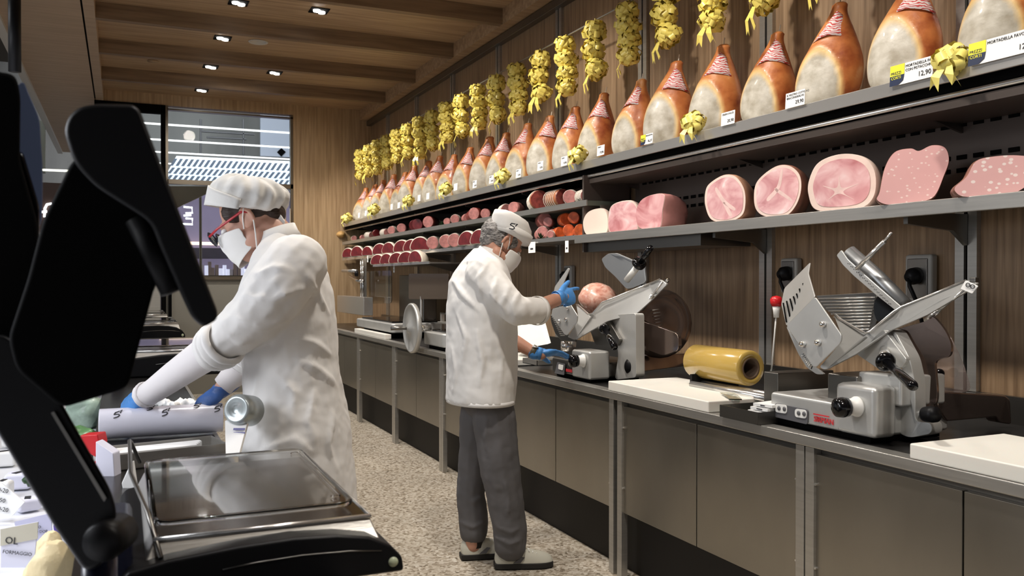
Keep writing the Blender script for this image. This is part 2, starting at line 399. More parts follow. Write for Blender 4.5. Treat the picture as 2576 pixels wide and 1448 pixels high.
for k in range(22):
    u = 505+k*9.2+random.uniform(-2, 2); h = random.uniform(14, 36)
    a = PY(u, 692, 15.2); b = PY(u+8, 692-h, 15.2)
    tag(obj('shop_product', MB().bx(a.x, b.x, 15.2, 15.3, a.z, b.z), random.choice(['prod_a', 'prod_a', 'prod_b', 'prod_c'])), 'small bright package on display in the shop beyond the window', 'package', 'packages beyond the window')
sb = obj('counter_shelf', MB().bx(-1, 5, 15.1, 15.6, PY(500, 698, 15.2).z, PY(500, 692, 15.2).z), 'bronze', shp)
def neon(name, label, strokes, Y, r):
    t = thing(name, label, 'sign', PY(*strokes[0][0], Y)); m = MB()
    for s in strokes: m.tube([PY(u, v, Y) for u, v in s], r, 8)
    obj('letter', m, 'neon', t, smooth=True); return t
neon('neon_sign', 'white neon letter shaped like a reversed E behind the lower window', [[(462, 520), (483, 522), (484, 535), (467, 536)], [(462, 542), (481, 541)], [(467, 549), (484, 550), (484, 564), (455, 563)]], 13.6, .014)
neon('neon_sign', 'white neon f letter on a dark fascia at the far left', [[(131, 512), (118, 514), (113, 524), (112, 546)], [(101, 533), (119, 532)]], 12.97, .016)
fs = MB(); a = PY(95, 458, 13); b = PY(240, 600, 13); fs.bx(-4, b.x, 13, 13.1, b.z, a.z)
struct('wall_fascia', fs, mat('fascia', (.10, .06, .05), .5))
gl = MB(); a = PY(60, 300, 13.5); b = PY(240, 440, 13.5); gl.bx(-5, -.94, 13.5, 13.6, b.z, a.z)
struct('wall_far_left', gl, mat('far_green', (.42, .45, .38), .5, var=.2, vscale=1))
tag(obj('cove_light', MB().plate([PY(100, 424, 12.4), PY(178, 427, 12.4), PY(178, 432, 12.4), PY(100, 429, 12.4)], .03, dirn=(0, 1, 0)), mat('cove', (1, 1, 1), .5, emit=(.95, .95, .8), estr=1.6)), 'thin bright cove light line far left behind the black screens', 'light')
# ------------------------------------------------------------------ downlights
def downlight(x, y, rot, label, on=True):
    t = thing('downlight', label, 'ceiling light', (x, y, ZR), 'recessed downlights in the slatted ceiling')
    m = MB()
    m.bx(x-.075, x+.075, y-.075, y+.075, ZR-.006, ZR+.0)
    obj('housing', m, 'black_matte', t)
    for k in (-1, 1):
        mm = MB().lathe([(.03, 0), (.028, -.012), (.001, -.014)], (x+k*.028*math.cos(rot), y+k*.028*math.sin(rot), ZR-.006), (0, 0, 1), 14)
        obj('bulb', mm, 'lamp_glow', t)
    return t
names = {(600, 6): 'top edge left of centre', (803, 26): 'largest, top right of the ceiling bays', (560, 95): 'second bay from the top, left of the round vent', (530, 167): 'third bay, left one', (691, 182): 'third bay, right one', (507, 226): 'smallest, in the farthest bay'}
DL = []
for (u, v), nm in names.items():
    p = PZ(u, v, ZR); DL.append(p); downlight(p.x, p.y, .6, 'recessed square twin downlight, ' + nm)
p = PZ(650, 105, ZR)
tag(obj('ceiling_vent', MB().lathe([(.001, 0), (.07, 0), (.085, -.008), (.09, -.002), (.001, -.0)], (p.x, p.y, ZR-.001), (0, 0, 1), 24), 'white_paint', smooth=True), 'small round white vent disc on the ceiling beside a downlight', 'vent')
p = PZ(385, 153, ZR)
tag(obj('ceiling_vent', MB().lathe([(.05, 0), (.055, -.008), (.001, -.010)], (p.x, p.y, ZR), (0, 0, 1), 20), 'wood_ceiling', smooth=True), 'small brown disc in the ceiling bay near the left beam', 'vent')
# lamps of the room, and spots added for the shelves and back wall
for y in (0.4, 2.7, 4.6, 6.2, 8.2, 10.2):
    lamp('SPOT', (1.25, y, 3.45), (1.9, y, .3), 165, angle=115, blend=.8, size=.08, name='downlight_lamp')
for y in (1.6, 3.4, 5.2, 7.0, 8.8, 10.4):
    lamp('SPOT', (1.75, y, 3.45), (2.9, y+.1, 2.1), 76, angle=80, blend=.7, size=.05, name='added_shelf_spot')  # unseen spots added to brighten the hams and wall shelves
lamp('SPOT', (.9, 9.2, 3.45), (1.5, 11.2, 1.6), 70, angle=95, blend=.8, size=.08, name='added_back_wall_spot')  # unseen spot added to brighten the back wall
for y in (1.2, 3.6):
    lamp('SPOT', (.3, y, 3.42), (.2, y, .9), 60, angle=75, size=.06, col=(1, .97, .95), name='deli_lamp')
lamp('AREA', (-1.2, 2.2, 1.75), (-.7, 2.3, .7), 22, size=.8, col=(.9, .93, 1), name='display_case_lamp')
lamp('AREA', (1.5, 16, 6.0), (1.5, 19, 2), 420, size=4, col=(.95, .97, 1), name='arcade_lamp')
lamp('AREA', (-3.5, 4, 3.7), (-2.5, 4.5, 0), 150, size=3, col=(.95, .97, 1), name='customer_side_lamp')
# ================================================================== right wall fittings
ys_up = [1.22+1.15*k for k in range(9)]
up = thing('wall_upright', 'x', 'wall rail', (XW, 0, ZC), 'steel uprights along the wooden wall')
m = MB(); m.bx(XW-.022, XW, -.048, -.008, ZC+.1, 3.40); m.bx(XW-.022, XW, .008, .048, ZC+.1, 3.40)
obj('channel', m, 'steel', up)
obj('slot', MB().bx(XW-.008, XW-.001, -.008, .008, ZC+.1, 3.40), 'black_matte', up)
reg(up)
first = True
lab = ['double steel upright on the wall at the right frame edge', 'double steel upright on the wall behind the front slicer', 'double steel upright between the film roll and the front slicer', 'double steel upright behind the middle slicer', 'double steel upright just right of the man with the white hat', 'double steel upright hidden partly by the man', 'double steel upright above the flywheel slicer', 'double steel upright right of the farthest slicer', 'farthest steel upright near the back corner']
for i, y in enumerate(ys_up):
    if i == 0: up.location.y = y; up['label'] = lab[i]
    else: copy_at(up, (XW, y, ZC), label=lab[i])
# ham shelf
hs = thing('ham_shelf', 'long steel wall shelf carrying the hanging leg hams', 'shelf', (2.8, 6, 2.1))
XS = 2.62; ZS = 2.112; mat('lip_steel', (.62, .60, .57), .28, .8)
m = MB(); m.bx(XS, XW-.03, -.2, YB-.02, ZS-.012, ZS)
obj('top_plate', m, 'steel', hs)
obj('front_lip', MB().bx(XS-.012, XS, -.2, YB-.02, ZS-.048, ZS+.004), 'lip_steel', hs, bevel=.003)
obj('underside', MB().bx(XS+.03, XW-.03, -.2, YB-.02, ZS-.075, ZS-.013), 'black_matte', hs)
obj('rail', MB().tube([(XS+.035, -.2, ZS-.085), (XS+.035, YB-.02, ZS-.085)], .010, 8), 'steel_bright', hs, smooth=True)
for y in ys_up[:]:
    obj('bracket', MB().plate([(XW-.03, y-.006, ZS-.075), (XS+.06, y-.006, ZS-.075), (XS+.06, y-.006, ZS-.10), (XW-.03, y-.006, ZS-.17)], .012, dirn=(0, 1, 0)), 'steel_dark', hs)
# meat shelf right part
YM = PX(1450, 600, 2.60).y
ZM = 1.655
ms = thing('meat_shelf', 'steel wall shelf holding the cut cooked hams and mortadella', 'shelf', (2.8, 3, ZM))
obj('top_plate', MB().bx(2.60, XW-.03, -.2, YM, ZM-.012, ZM), 'steel', ms)
obj('front_lip', MB().bx(2.585, 2.60, -.2, YM, ZM-.045, ZM+.006), 'steel', ms, bevel=.003)
obj('lamp_housing', MB().bx(2.64, XW-.05, 3.60, YM-.03, ZM-.10, ZM-.02), 'steel_dark', ms)
for y in ys_up[:3]:
    obj('bracket', MB().plate([(XW-.025, y-.01, ZM-.02), (2.66, y-.01, ZM-.02), (2.66, y-.01, ZM-.065), (XW-.10, y-.01, ZM-.085), (XW-.025, y-.01, ZM-.14)], .02, dirn=(0, 1, 0)), 'steel_dark', ms)
# perforated back panel between the two shelves
pp = thing('perforated_panel', 'dark steel back panel with rows of slots behind the cut hams', 'panel', (2.95, 3, 1.9))
mat('panel_dark', (.10, .08, .07), .4, .5)
obj('sheet', MB().bx(2.955, 2.965, -.2, YM-.12, ZM+.01, ZS-.08), 'panel_dark', pp)
sl = MB(); 
for row in (ZM+.14, ZM+.19, ZM+.315):
    y = -.1
    while y < YM-.2:
        sl.bx(2.950, 2.9555, y, y+.042, row, row+.017); y += .072
obj('slot_row', sl, 'black_matte', pp)['kind'] = 'stuff'
obj('top_channel', MB().bx(2.66, 2.95, -.2, YM-.05, ZS-.13, ZS-.10), 'panel_dark', pp)
obj('end_plate', MB().bx(2.62, 2.95, YM-.06, YM-.04, ZM-.10, ZS-.08), 'panel_dark', pp)
# left part: mid shelf + low shelf
YS1 = PX(1478, 505, 2.62).y
mid = thing('salami_shelf', 'narrow dark green edged wall shelf of salami below the hams', 'shelf', (2.8, 8, 1.886))
mat('shelf_green', (.16, .18, .15), .35, .5)
ZMID = 1.872
obj('top_plate', MB().bx(2.62, XW-.03, YS1, YB-.03, ZMID-.03, ZMID), 'shelf_green', mid)
obj('front_lip', MB().bx(2.612, 2.62, YS1, YB-.03, ZMID-.032, ZMID+.004), 'steel', mid)
low = thing('cured_meat_shelf', 'lower steel wall shelf with cut cured hams and salami', 'shelf', (2.8, 8, 1.65))
ZL = 1.662
obj('top_plate', MB().bx(2.62, XW-.03, YM+.03, YB-.03, ZL-.02, ZL), 'steel', low)
obj('front_lip', MB().bx(2.61, 2.62, YM+.03, YB-.03, ZL-.025, ZL+.003), 'steel_bright', low)
for y in ys_up[3:]:
    for par, z in ((mid, ZMID), (low, ZL)):
        obj('bracket', MB().plate([(XW-.03, y-.006, z-.03), (2.68, y-.006, z-.03), (2.68, y-.006, z-.045), (XW-.03, y-.006, z-.10)], .012, dirn=(0, 1, 0)), 'steel_dark', par)
# dark liner behind the left shelves
struct('trim_7', MB().bx(2.965, 2.985, YM, YB-.02, ZL, ZS-.08), 'panel_dark')
# ------------------------------------------------------------------ counter and cabinets
wt = thing('counter_worktop', 'long black worktop with a steel front edge along the wall', 'worktop', (2.5, 5, ZC))
YE = 10.6
obj('slab', MB().bx(XC+.05, XW-.02, .3, YE, ZC-.03, ZC), 'worktop', wt)
obj('steel_edge', MB().bx(XC-.012, XC+.05, .3, YE, ZC-.035, ZC+.002), 'steel', wt, bevel=.004)
obj('upstand', MB().bx(XW-.045, XW-.022, .3, YE, ZC, ZC+.1), 'steel_dark', wt)
cab = thing('base_cabinet', 'x', 'cabinet', (0, 0, 0), 'steel base cabinets under the black worktop')
ZD0, ZD1 = .305, .80; L = 1.225
obj('carcass', MB().bx(XC+.03, XW-.03, .01, L-.01, ZD0, ZC-.037), 'steel_dark', cab)
for k in (0, 1):
    y0 = .03+k*(L-.04)/2
    d = obj('door', MB().bx(XC+.008, XC+.028, y0+.003, y0+(L-.04)/2-.003, ZD0, ZD1), 'steel_door', cab, bevel=.002)
for y in (.022, L-.022):
    obj('leg', MB().bx(XC-.004, XC+.03, y-.020, y+.020, 0, ZC-.037), 'steel', cab, bevel=.002)
    obj('leg', MB().bx(XW-.10, XW-.06, y-.018, y+.018, 0, ZD0), 'steel', cab)
for y in (.045, L-.045):
    for z in (.42, .70):
        obj('hinge_pin', MB().tube([(XC-.001, y, z), (XC+.012, y, z)], .004, 8), 'steel_bright', cab)
reg(cab)
cy = [1.07-L, 1.07, 2.29, 3.545, 4.77, 5.97, 7.18, 8.40]
cl = ['steel base cabinet at the bottom right corner of the frame', 'two door steel base cabinet below the nearest cutting board at right', 'two door steel base cabinet below the front slicer', 'two door steel base cabinet in front of which the man stands', 'steel base cabinet mostly behind the legs of the man', 'steel base cabinet just left of the man below the flywheel slicer', 'steel base cabinet with the farther pair of thin legs left of the man', 'farthest steel base cabinet beside the woman']
for i, y in enumerate(cy):
    if i == 0: cab.location = (0, y, 0); cab['label'] = cl[i]
    else:
        gap = (cy[i+1] if i < 7 else 9.62)-y
        copy_at(cab, (0, y+.001, 0), scale=(1, (gap-.002)/L if i != 2 else 1, 1), label=cl[i])
struct('baseboard_right', MB().bx(XC+.10, XC+.13, -.1, YE, 0, ZD0-.01), 'plinth')
# sockets
def socket(u, v, label, s=1.0, rot=0):
    p = PX(u, v, XW); t = thing('wall_socket', label, 'socket', p, 'wall sockets above the counter')
    x = XW-.02
    m = MB().box((x-.004, p.y, p.z), (.04, .115*s, .17*s)); obj('box', m, mat('socket_grey', (.34, .33, .31), .4) if 'socket_grey' not in MAT else 'socket_grey', t, bevel=.012)
    obj('cover', MB().box((x-.026, p.y, p.z), (.006, .085*s, .14*s)), 'steel_dark', t, bevel=.004)
    obj('plug', MB().lathe([(.034, 0), (.034, .03), (.026, .035), (.02, .05), (.001, .05)], (x-.028, p.y, p.z+.012), (-1, 0, -.15), 18), 'black_plastic', t, smooth=True)
    obj('cable', MB().tube([(x-.07, p.y, p.z), (x-.08, p.y-.01, p.z-.03), (x-.06, p.y-.03, p.z-.10), (x-.03, p.y-.04, p.z-.22)], .008, 8), 'black_plastic', t, smooth=True)
socket(1440, 697, 'grey wall socket with plug behind the raised hand of the man')
socket(2000, 693, 'grey wall socket behind the slotted plate of the front slicer')
socket(2328, 700, 'large grey wall socket with black plug behind the front slicer', 1.15)
# ------------------------------------------------------------------ hams
mh = bpy.data.materials.new('ham_skin'); mh.use_nodes = True; MAT['ham_skin'] = mh
nt = mh.node_tree; b = nt.nodes['Principled BSDF']; b.inputs['Roughness'].default_value = .42; b.inputs['Coat Weight'].default_value = .1
tc = nt.nodes.new('ShaderNodeTexCoord'); at = nt.nodes.new('ShaderNodeAttribute'); at.attribute_name = 'zone'
n = nt.nodes.new('ShaderNodeTexNoise'); n.inputs['Scale'].default_value = 9; n.inputs['Detail'].default_value = 6
oi = nt.nodes.new('ShaderNodeObjectInfo'); va = nt.nodes.new('ShaderNodeVectorMath'); va.operation = 'ADD'
nt.links.new(tc.outputs['Object'], va.inputs[0]); nt.links.new(oi.outputs['Random'], va.inputs[1]); nt.links.new(va.outputs[0], n.inputs['Vector'])
r1 = nt.nodes.new('ShaderNodeValToRGB'); e = r1.color_ramp.elements
e[0].position = .3; e[0].color = (.26, .05, .013, 1); e[1].position = .62; e[1].color = (.60, .23, .07, 1); x = e.new(.48); x.color = (.50, .16, .045, 1); x = e.new(.75); x.color = (.80, .50, .25, 1)
nt.links.new(n.outputs['Fac'], r1.inputs[0])
r2 = nt.nodes.new('ShaderNodeValToRGB'); e = r2.color_ramp.elements
e[0].position = .3; e[0].color = (.33, .29, .22, 1); e[1].position = .65; e[1].color = (.58, .545, .47, 1)
n2 = nt.nodes.new('ShaderNodeTexNoise'); n2.inputs['Scale'].default_value = 16; n2.inputs['Detail'].default_value = 7
nt.links.new(va.outputs[0], n2.inputs['Vector']); nt.links.new(n2.outputs['Fac'], r2.inputs[0])
sm = nt.nodes.new('ShaderNodeMapRange'); sm.inputs[1].default_value = .42; sm.inputs[2].default_value = .58
nt.links.new(at.outputs['Fac'], sm.inputs[0])
rim = nt.nodes.new('ShaderNodeValToRGB'); e = rim.color_ramp.elements
e[0].position = .12; e[0].color = (0, 0, 0, 1); e[1].position = .5; e[1].color = (1, 1, 1, 1); x = e.new(.92); x.color = (0, 0, 0, 1)
nt.links.new(at.outputs['Fac'], rim.inputs[0])
m1 = nt.nodes.new('ShaderNodeMixRGB'); nt.links.new(sm.outputs[0], m1.inputs[0]); nt.links.new(r1.outputs[0], m1.inputs[1]); nt.links.new(r2.outputs[0], m1.inputs[2])
m2 = nt.nodes.new('ShaderNodeMixRGB'); m2.inputs[2].default_value = (.74, .50, .20, 1)
mm = nt.nodes.new('ShaderNodeMath'); mm.operation = 'MULTIPLY'; mm.inputs[1].default_value = .9
nt.links.new(rim.outputs[0], mm.inputs[0]); nt.links.new(mm.outputs[0], m2.inputs[0]); nt.links.new(m1.outputs[0], m2.inputs[1]); nt.links.new(m2.outputs[0], b.inputs['Base Color'])
bp_ = nt.nodes.new('ShaderNodeBump'); bp_.inputs['Strength'].default_value = .35; bp_.inputs['Distance'].default_value = .01
nt.links.new(n2.outputs['Fac'], bp_.inputs['Height']); nt.links.new(bp_.outputs[0], b.inputs['Normal'])
def ham_body(seed):
    rnd = random.Random(seed)
    # profile (z, half width y, half depth x)
    H = [(0, .045, .05), (.012, .085, .075), (.05, .112, .093), (.10, .124, .10), (.16, .125, .10), (.22, .116, .095), (.28, .097, .082), (.33, .078, .069), (.375, .060, .054), (.41, .045, .041), (.44, .034, .033), (.462, .030, .029), (.48, .030, .028), (.488, .020, .018)]
    N = 40; K = 44; vs = []; zone = []
    import bisect
    zs = [h[0] for h in H]
    def ip(z, c):
        i = min(max(bisect.bisect(zs, z)-1, 0), len(H)-2); t = (z-zs[i])/(zs[i+1]-zs[i]); 
        p0 = H[max(i-1, 0)][c]; p1 = H[i][c]; p2 = H[i+1][c]; p3 = H[min(i+2, len(H)-1)][c]
        return max(.5*((2*p1)+(p2-p0)*t+(2*p0-5*p1+4*p2-p3)*t*t+(3*p1-p0-3*p2+p3)*t**3), .002)
    bend = rnd.uniform(.015, .03)
    tilt = rnd.uniform(-.12, .12); sz = rnd.uniform(-.02, .02)
    for i in range(K):
        z = .488*i/(K-1); w_ = ip(z, 1); d = ip(z, 2)
        cy_ = -bend*math.sin(z/.515*2.6) - .04*(z/.515)**3 ; cx = .03*(z/.5)**2
        for j in range(N):
            a = 2*math.pi*j/N   # a = pi faces -x (aisle)
            rr = 1+.025*math.sin(3*a+seed)+.02*math.sin(2*a+z*9+seed)
            x = math.cos(a)*d*rr; y = math.sin(a)*w_*rr
            # meat face: ellipse on the aisle side
            fa = (y-.022)/.105; fz = (z-.075-sz+tilt*y)/(.21+.45*(y-.02)) if (.21+.45*(y-.02)) > .05 else 9
            q = math.sqrt(fa*fa+fz*fz) if math.cos(a) < .15 else 2
            zn = max(0, min(1, 1-(q-.8)/.36)) if q > .8 else 1.0
            if zn > .5: x += .010*(zn-.5)*2*0 ; x = x*(1-.10*(zn-.5)*2)
            elif zn > .05: x *= 1+.07*math.sin((zn-.05)/.45*math.pi)
            # dewlap fold
            vs.append((x+cx, y+cy_, z)); zone.append(zn)
    fs = []
    for i in range(K-1):
        for j in range(N):
            a = i*N+j; b2 = i*N+(j+1) % N; fs.append((a, b2, b2+N, a+N))
    fs.append(tuple(reversed(range(N)))); fs.append(tuple(range((K-1)*N, K*N)))
    mb = MB().add(vs, fs); return mb, zone
def cone_label():
    # lace-like triangular paper label wrapped round the neck
    m = MB(); rings = []
    for i in range(5):
        z = .325+.115*i/4; r = .085-.055*i/4
        ring = []
        for j in range(11):
            a = math.pi-(1.25-.25*i/4*2)*(1-j/5)
            ring.append(Vector((math.cos(a)*(r*.92+.006)+.02, math.sin(a)*(r+.006)-.035-.02*i/4, z-.028*abs(1-j/5)**1.2)))
        rings.append(ring)
    m.loft(rings, close=False, cap=False); return m
rl = bpy.data.materials.new('ham_label'); rl.use_nodes = True; MAT['ham_label'] = rl
nt = rl.node_tree; b = nt.nodes['Principled BSDF']; tc = nt.nodes.new('ShaderNodeTexCoord'); wv = nt.nodes.new('ShaderNodeTexWave')
wv.wave_type = 'RINGS'; wv.inputs['Scale'].default_value = 26; wv.inputs['Distortion'].default_value = 11; wv.inputs['Detail'].default_value = 2
nt.links.new(tc.outputs['Object'], wv.inputs['Vector']); r = nt.nodes.new('ShaderNodeValToRGB'); r.color_ramp.elements[0].position = .25; r.color_ramp.elements[0].color = (.55, .06, .06, 1); r.color_ramp.elements[1].position = .45; r.color_ramp.elements[1].color = (.75, .66, .64, 1)
nt.links.new(wv.outputs['Fac'], r.inputs[0]); nt.links.new(r.outputs[0], b.inputs['Base Color'])
protos = []
for s in range(4):
    root = thing('leg_ham', 'x', 'ham', (0, 0, 0), 'leg hams standing on the long wall shelf')
    mb, zone = ham_body(s); o = obj('ham_body', mb, 'ham_skin', root, smooth=True)
    a_ = o.data.attributes.new('zone', 'FLOAT', 'POINT'); a_.data.foreach_set('value', zone)
    obj('paper_label', cone_label(), 'ham_label', root, smooth=True, solid=.001)
    obj('string', MB().tube([(.02, -.05, .46), (0, -.05, .475), (.03, -.05, .49), (.045, -.048, .53)], .003, 6), 'fat', root)
    protos.append(root)
reg(None)
NH = 23; hy = [2.12+.4*k for k in range(NH)]
ordn = ['nearest leg ham, cut off by the right frame edge', 'second leg ham from the right, behind the pistachio mortadella price card', 'third leg ham from the right, beside the card priced 29,90', 'fourth leg ham from the right, left of the card priced 29,90', 'fifth leg ham from the right, above the yellow shelf bow', 'sixth leg ham from the right, under a long yellow garland', 'seventh leg ham from the right, right of the steel upright gap', 'eighth leg ham from the right', 'ninth leg ham from the right, behind a yellow shelf bow', 'tenth leg ham from the right', 'eleventh leg ham from the right', 'twelfth leg ham from the right, behind a small yellow bow', 'thirteenth leg ham from the right', 'fourteenth leg ham from the right', 'fifteenth leg ham from the right', 'sixteenth leg ham from the right', 'seventeenth leg ham from the right', 'seventh leg ham from the far end', 'sixth leg ham from the far end', 'fifth leg ham from the far end', 'fourth leg ham from the far end', 'third leg ham from the far end', 'farthest small looking leg hams at the back corner']
random.seed(11)
used = set()
for k, y in enumerate(hy):
    s = k % 4; pr = protos[s]; loc = (2.80+random.uniform(-.015, .015), y, ZS); sc_ = random.uniform(.95, 1.06); rz = .38+.012*k+random.uniform(-.12, .12)
    if k == 22: lb = 'last leg ham at the far end near the back wall'
    else: lb = ordn[k]
    lb = lb + ', standing on the shelf' if len(lb.split()) < 12 else lb
    if s not in used:
        used.add(s); pr.location = loc; pr.scale = (sc_*1.09, sc_*1.09, sc_*.95); pr.rotation_euler = (0, 0, rz); pr['label'] = lb
    else: copy_at(pr, loc, rz, (sc_*1.09, sc_*1.09, sc_*.95), lb)
# ------------------------------------------------------------------ yellow ribbons
def rosette(seed, R=.058, n=30, petal=.030):
    rnd = random.Random(seed); m = MB()
    for i in range(n):
        z = 1-2*(i+.5)/n; ph = i*2.39996; d = Vector((math.sqrt(1-z*z)*math.cos(ph), math.sqrt(1-z*z)*math.sin(ph), z*.75))
        d.normalize(); t = d.orthogonal().normalized(); t = (Matrix.Rotation(rnd.uniform(0, 6.28), 3, d) @ t); s_ = d.cross(t)
        Rr = R*rnd.uniform(.8, 1.12); w_ = petal*rnd.uniform(.35, .55)
        loop = []
        for k in range(9):
            a = 2*math.pi*k/8
            c = d*(Rr*(.50-.50*math.cos(a))) + t*(petal*.75*math.sin(a))
            loop.append([c-s_*w_, c+s_*w_])
        m.loft(loop, close=False, cap=False)
    return m
def tails(L=.09, x=0):
    m = MB()
    for sgn in (-1, 1):
        a = Vector((-.02, sgn*.01, 0)); b = Vector((-.03, sgn*.045, -L)); w_ = Vector((0, .018, .006))
        mid_ = (a+b)/2+Vector((-.02, 0, 0))
        m.add([a-w_*.5, a+w_*.5, mid_+w_, mid_-w_, b+w_, b+Vector((0, 0, .025)), b-w_], [(0, 1, 2, 3), (3, 2, 4, 5, 6)])
    return m
rod = tag(obj('hanging_rod', MB().tube([(2.78, -.2, 3.045), (2.78, YB-.05, 3.045)], .006, 8), 'steel', smooth=True), 'thin steel rod above the hams from which yellow garlands hang', 'rod')
gar = thing('ribbon_garland', 'x', 'garland', (0, 0, 0), 'yellow ribbon garlands hanging above the hams')
for k in range(4):
    o = obj('bow', rosette(k, .072 if k != 1 else .080, 44, .034), 'ribbon', gar, smooth=True); o.location = (random.uniform(-.01, .01), random.uniform(-.012, .012), -.055-.093*k)
obj('ribbon_tail', tails(.11), 'ribbon', gar).location = (-.02, -.01, -.36)
obj('tie', MB().tube([(0, 0, .02), (0, 0, -.38)], .004, 6), 'ribbon', gar)
gar2 = thing('ribbon_garland', 'x', 'garland', (0, 0, 0), 'yellow ribbon garlands hanging above the hams')
for k in range(3):
    o = obj('bow', rosette(k+7, .080, 46, .036), 'ribbon', gar2, smooth=True); o.location = (random.uniform(-.01, .01), random.uniform(-.015, .015), -.065-.115*k)
obj('ribbon_tail', tails(.12), 'ribbon', gar2).location = (-.02, .01, -.33)
obj('tie', MB().tube([(0, 0, .02), (0, 0, -.36)], .004, 6), 'ribbon', gar2)
reg(None); used = set()
gl_ = ['nearest yellow ribbon garland, only its tails in frame', 'yellow ribbon garland second from the right, above the second ham', 'yellow ribbon garland above the third ham from the right', 'yellow ribbon garland above the fourth ham from the right', 'yellow ribbon garland above the fifth ham from the right', 'long yellow garland right of the bright steel upright', 'yellow garland just left of the bright steel upright']
nums = ['eighth', 'ninth', 'tenth', 'eleventh', 'twelfth', 'thirteenth', 'fourteenth', 'fifteenth', 'sixteenth', 'seventeenth', 'eighteenth', 'nineteenth', 'twentieth', 'twenty-first', 'twenty-second', 'last']
for k, y in enumerate(hy):
    pr = (gar, gar2)[k % 2]; loc = (2.765, y-.03, 3.03)
    lb = gl_[k] if k < 7 else 'yellow ribbon garland hanging from the rod, %s counted from the right' % nums[k-7]
    sc_ = random.uniform(.93, 1.08); rz = random.uniform(0, 6.28) if False else random.uniform(-.5, .5)
    if (k % 2) not in used: used.add(k % 2); pr.location = loc; pr['label'] = lb; pr.rotation_euler = (0, 0, rz)
    else: copy_at(pr, loc, rz, (1, 1, sc_), lb)
# bows on the shelf edge
bow = thing('shelf_bow', 'x', 'bow', (0, 0, 0), 'yellow ribbon bows on the shelf edge')
obj('bow', rosette(21, .062, 34, .032), 'ribbon_light', bow, smooth=True)
obj('ribbon_tail', tails(.085), 'ribbon_light', bow).location = (-.015, -.01, -.02)
reg(None)
bp_ = [(2395, 150, 'beside the pistachio mortadella card'), (1745, 308, 'large, left of the card priced 20,90'), (1455, 388, 'left of a blank white card at mid length'), (1265, 442, 'above the hat of the man'), (1122, 474, 'fifth from the right, left of the hat'), (1028, 504, 'sixth from the right'), (941, 526, 'second from the far end'), (873, 548, 'at the far end of the shelf')]
for i, (u, v, lb) in enumerate(bp_):
    p = PX(u, v, 2.60); lb = 'yellow ribbon bow on the shelf edge, ' + lb
    if i == 0: bow.location = p; bow['label'] = lb
    else: copy_at(bow, p, random.uniform(-.3, .3), 1.0 if i < 6 else 1.15, lb)
# ------------------------------------------------------------------ price cards on the ham shelf
def card(u, v, w_, h_, label, lines=(), price=None, yellow=False, X=2.60, group='price cards on the ham shelf', z=None):
    p = PX(u, v, X); t = thing('price_card', label, 'price card', p, group)
    tl = Vector((.06, 0, .998)); rt_ = Vector((0, -1, 0))  # reading direction towards the camera
    c = lambda a, b_: p + rt_*a + tl*b_
    obj('card', MB().plate([c(-w_/2, -h_/2), c(w_/2, -h_/2), c(w_/2, h_/2), c(-w_/2, h_/2)], .002, dirn=(1, 0, 0)), 'paper', t)
    x0 = -w_/2+.008
    n_ = Vector((-.0015, 0, 0))
    if yellow:
        f = (lambda a, b_: c(a, b_)+n_)
        obj('logo_yellow', MB().plate([f(-w_/2, -h_*.02), f(-w_/2+h_*.85, -h_*.02), f(-w_/2+h_*.85, h_*.5), f(-w_/2, h_*.5)], .001, dirn=(-1, 0, 0)), 'yellow_card', t)
        obj('logo_navy', MB().plate([f(-w_/2, -h_*.5), f(-w_/2+h_*.5, -h_*.5), f(-w_/2+h_*.8, -h_*.3), f(-w_/2+h_*.85, -h_*.02), f(-w_/2, -h_*.02)], .001, dirn=(-1, 0, 0)), 'navy_card', t)
        text('logo_text', 'PREZZI', h_*.2, c(-w_/2+.004, h_*.03)+n_*2, rt_, tl, 'navy_card', t, .0004)
        text('logo_text', 'CORTI', h_*.2, c(-w_/2+.006, -h_*.2)+n_*2, rt_, tl, 'yellow_card', t, .0004)
        x0 = -w_/2+h_*.9
    for i, s in enumerate(lines):
        text('product_text', s, h_*.19, c(x0, h_*.27-i*h_*.2)+n_, rt_, tl, 'ink', t, .0004)
    if price: text('price_text', price, h_*.34, c(w_/2-.005, -h_*.32)+n_, rt_, tl, 'ink', t, .0004, align='RIGHT')
    return t
card(2520, 118, .24, .075, 'large white and yellow price card cut by the right frame edge', ['MORTADELLA FAVOLA'], '12,90', True, 2.6)
card(2292, 180, .185, .075, 'white and yellow price card for pistachio mortadella priced 12,90', ['MORTADELLA FAVOLA', 'CON PISTACCHIO'], '12,90', True, 2.6)
card(2000, 249, .115, .065, 'white price card reading 29,90 in front of the third ham', ['IL NOSTRO COTTO AQ', 'BRACCIODISALVO'], '29,90')
card(1831, 297, .10, .062, 'white price card reading 20,90 right of the large shelf bow', ['CRUDO DOLCE'], '20,90')
card(1627, 350, .115, .055, 'white price card with a small yellow logo under the seventh ham', ['PROSCIUTTO'], '16,37', True)
cc = [(1511, 378, 'right of the second large shelf bow'), (1419, 405, 'left of the second large shelf bow'), (1359, 417, 'under the tenth ham'), (1304, 436, 'right of the small bow above the man'), (1236, 451, 'left of the small bow above the man'), (1194, 463, 'second left of the small bow above the man'), (1146, 470, 'next to the fifth bow from the right'), (1076, 493, 'first of a pair between two small bows'), (1054, 498, 'second of a pair between two small bows'), (1003, 516, 'left of the sixth bow'), (985, 520, 'third from the far end'), (920, 536, 'second from the far end'), (903, 541, 'at the far end')]
for i, (u, v, lb) in enumerate(cc):
    card(u, v, .085, .06, 'small white card ' + lb, ['CRUDO'] if i < 6 else [], '19,90' if i < 6 else None)
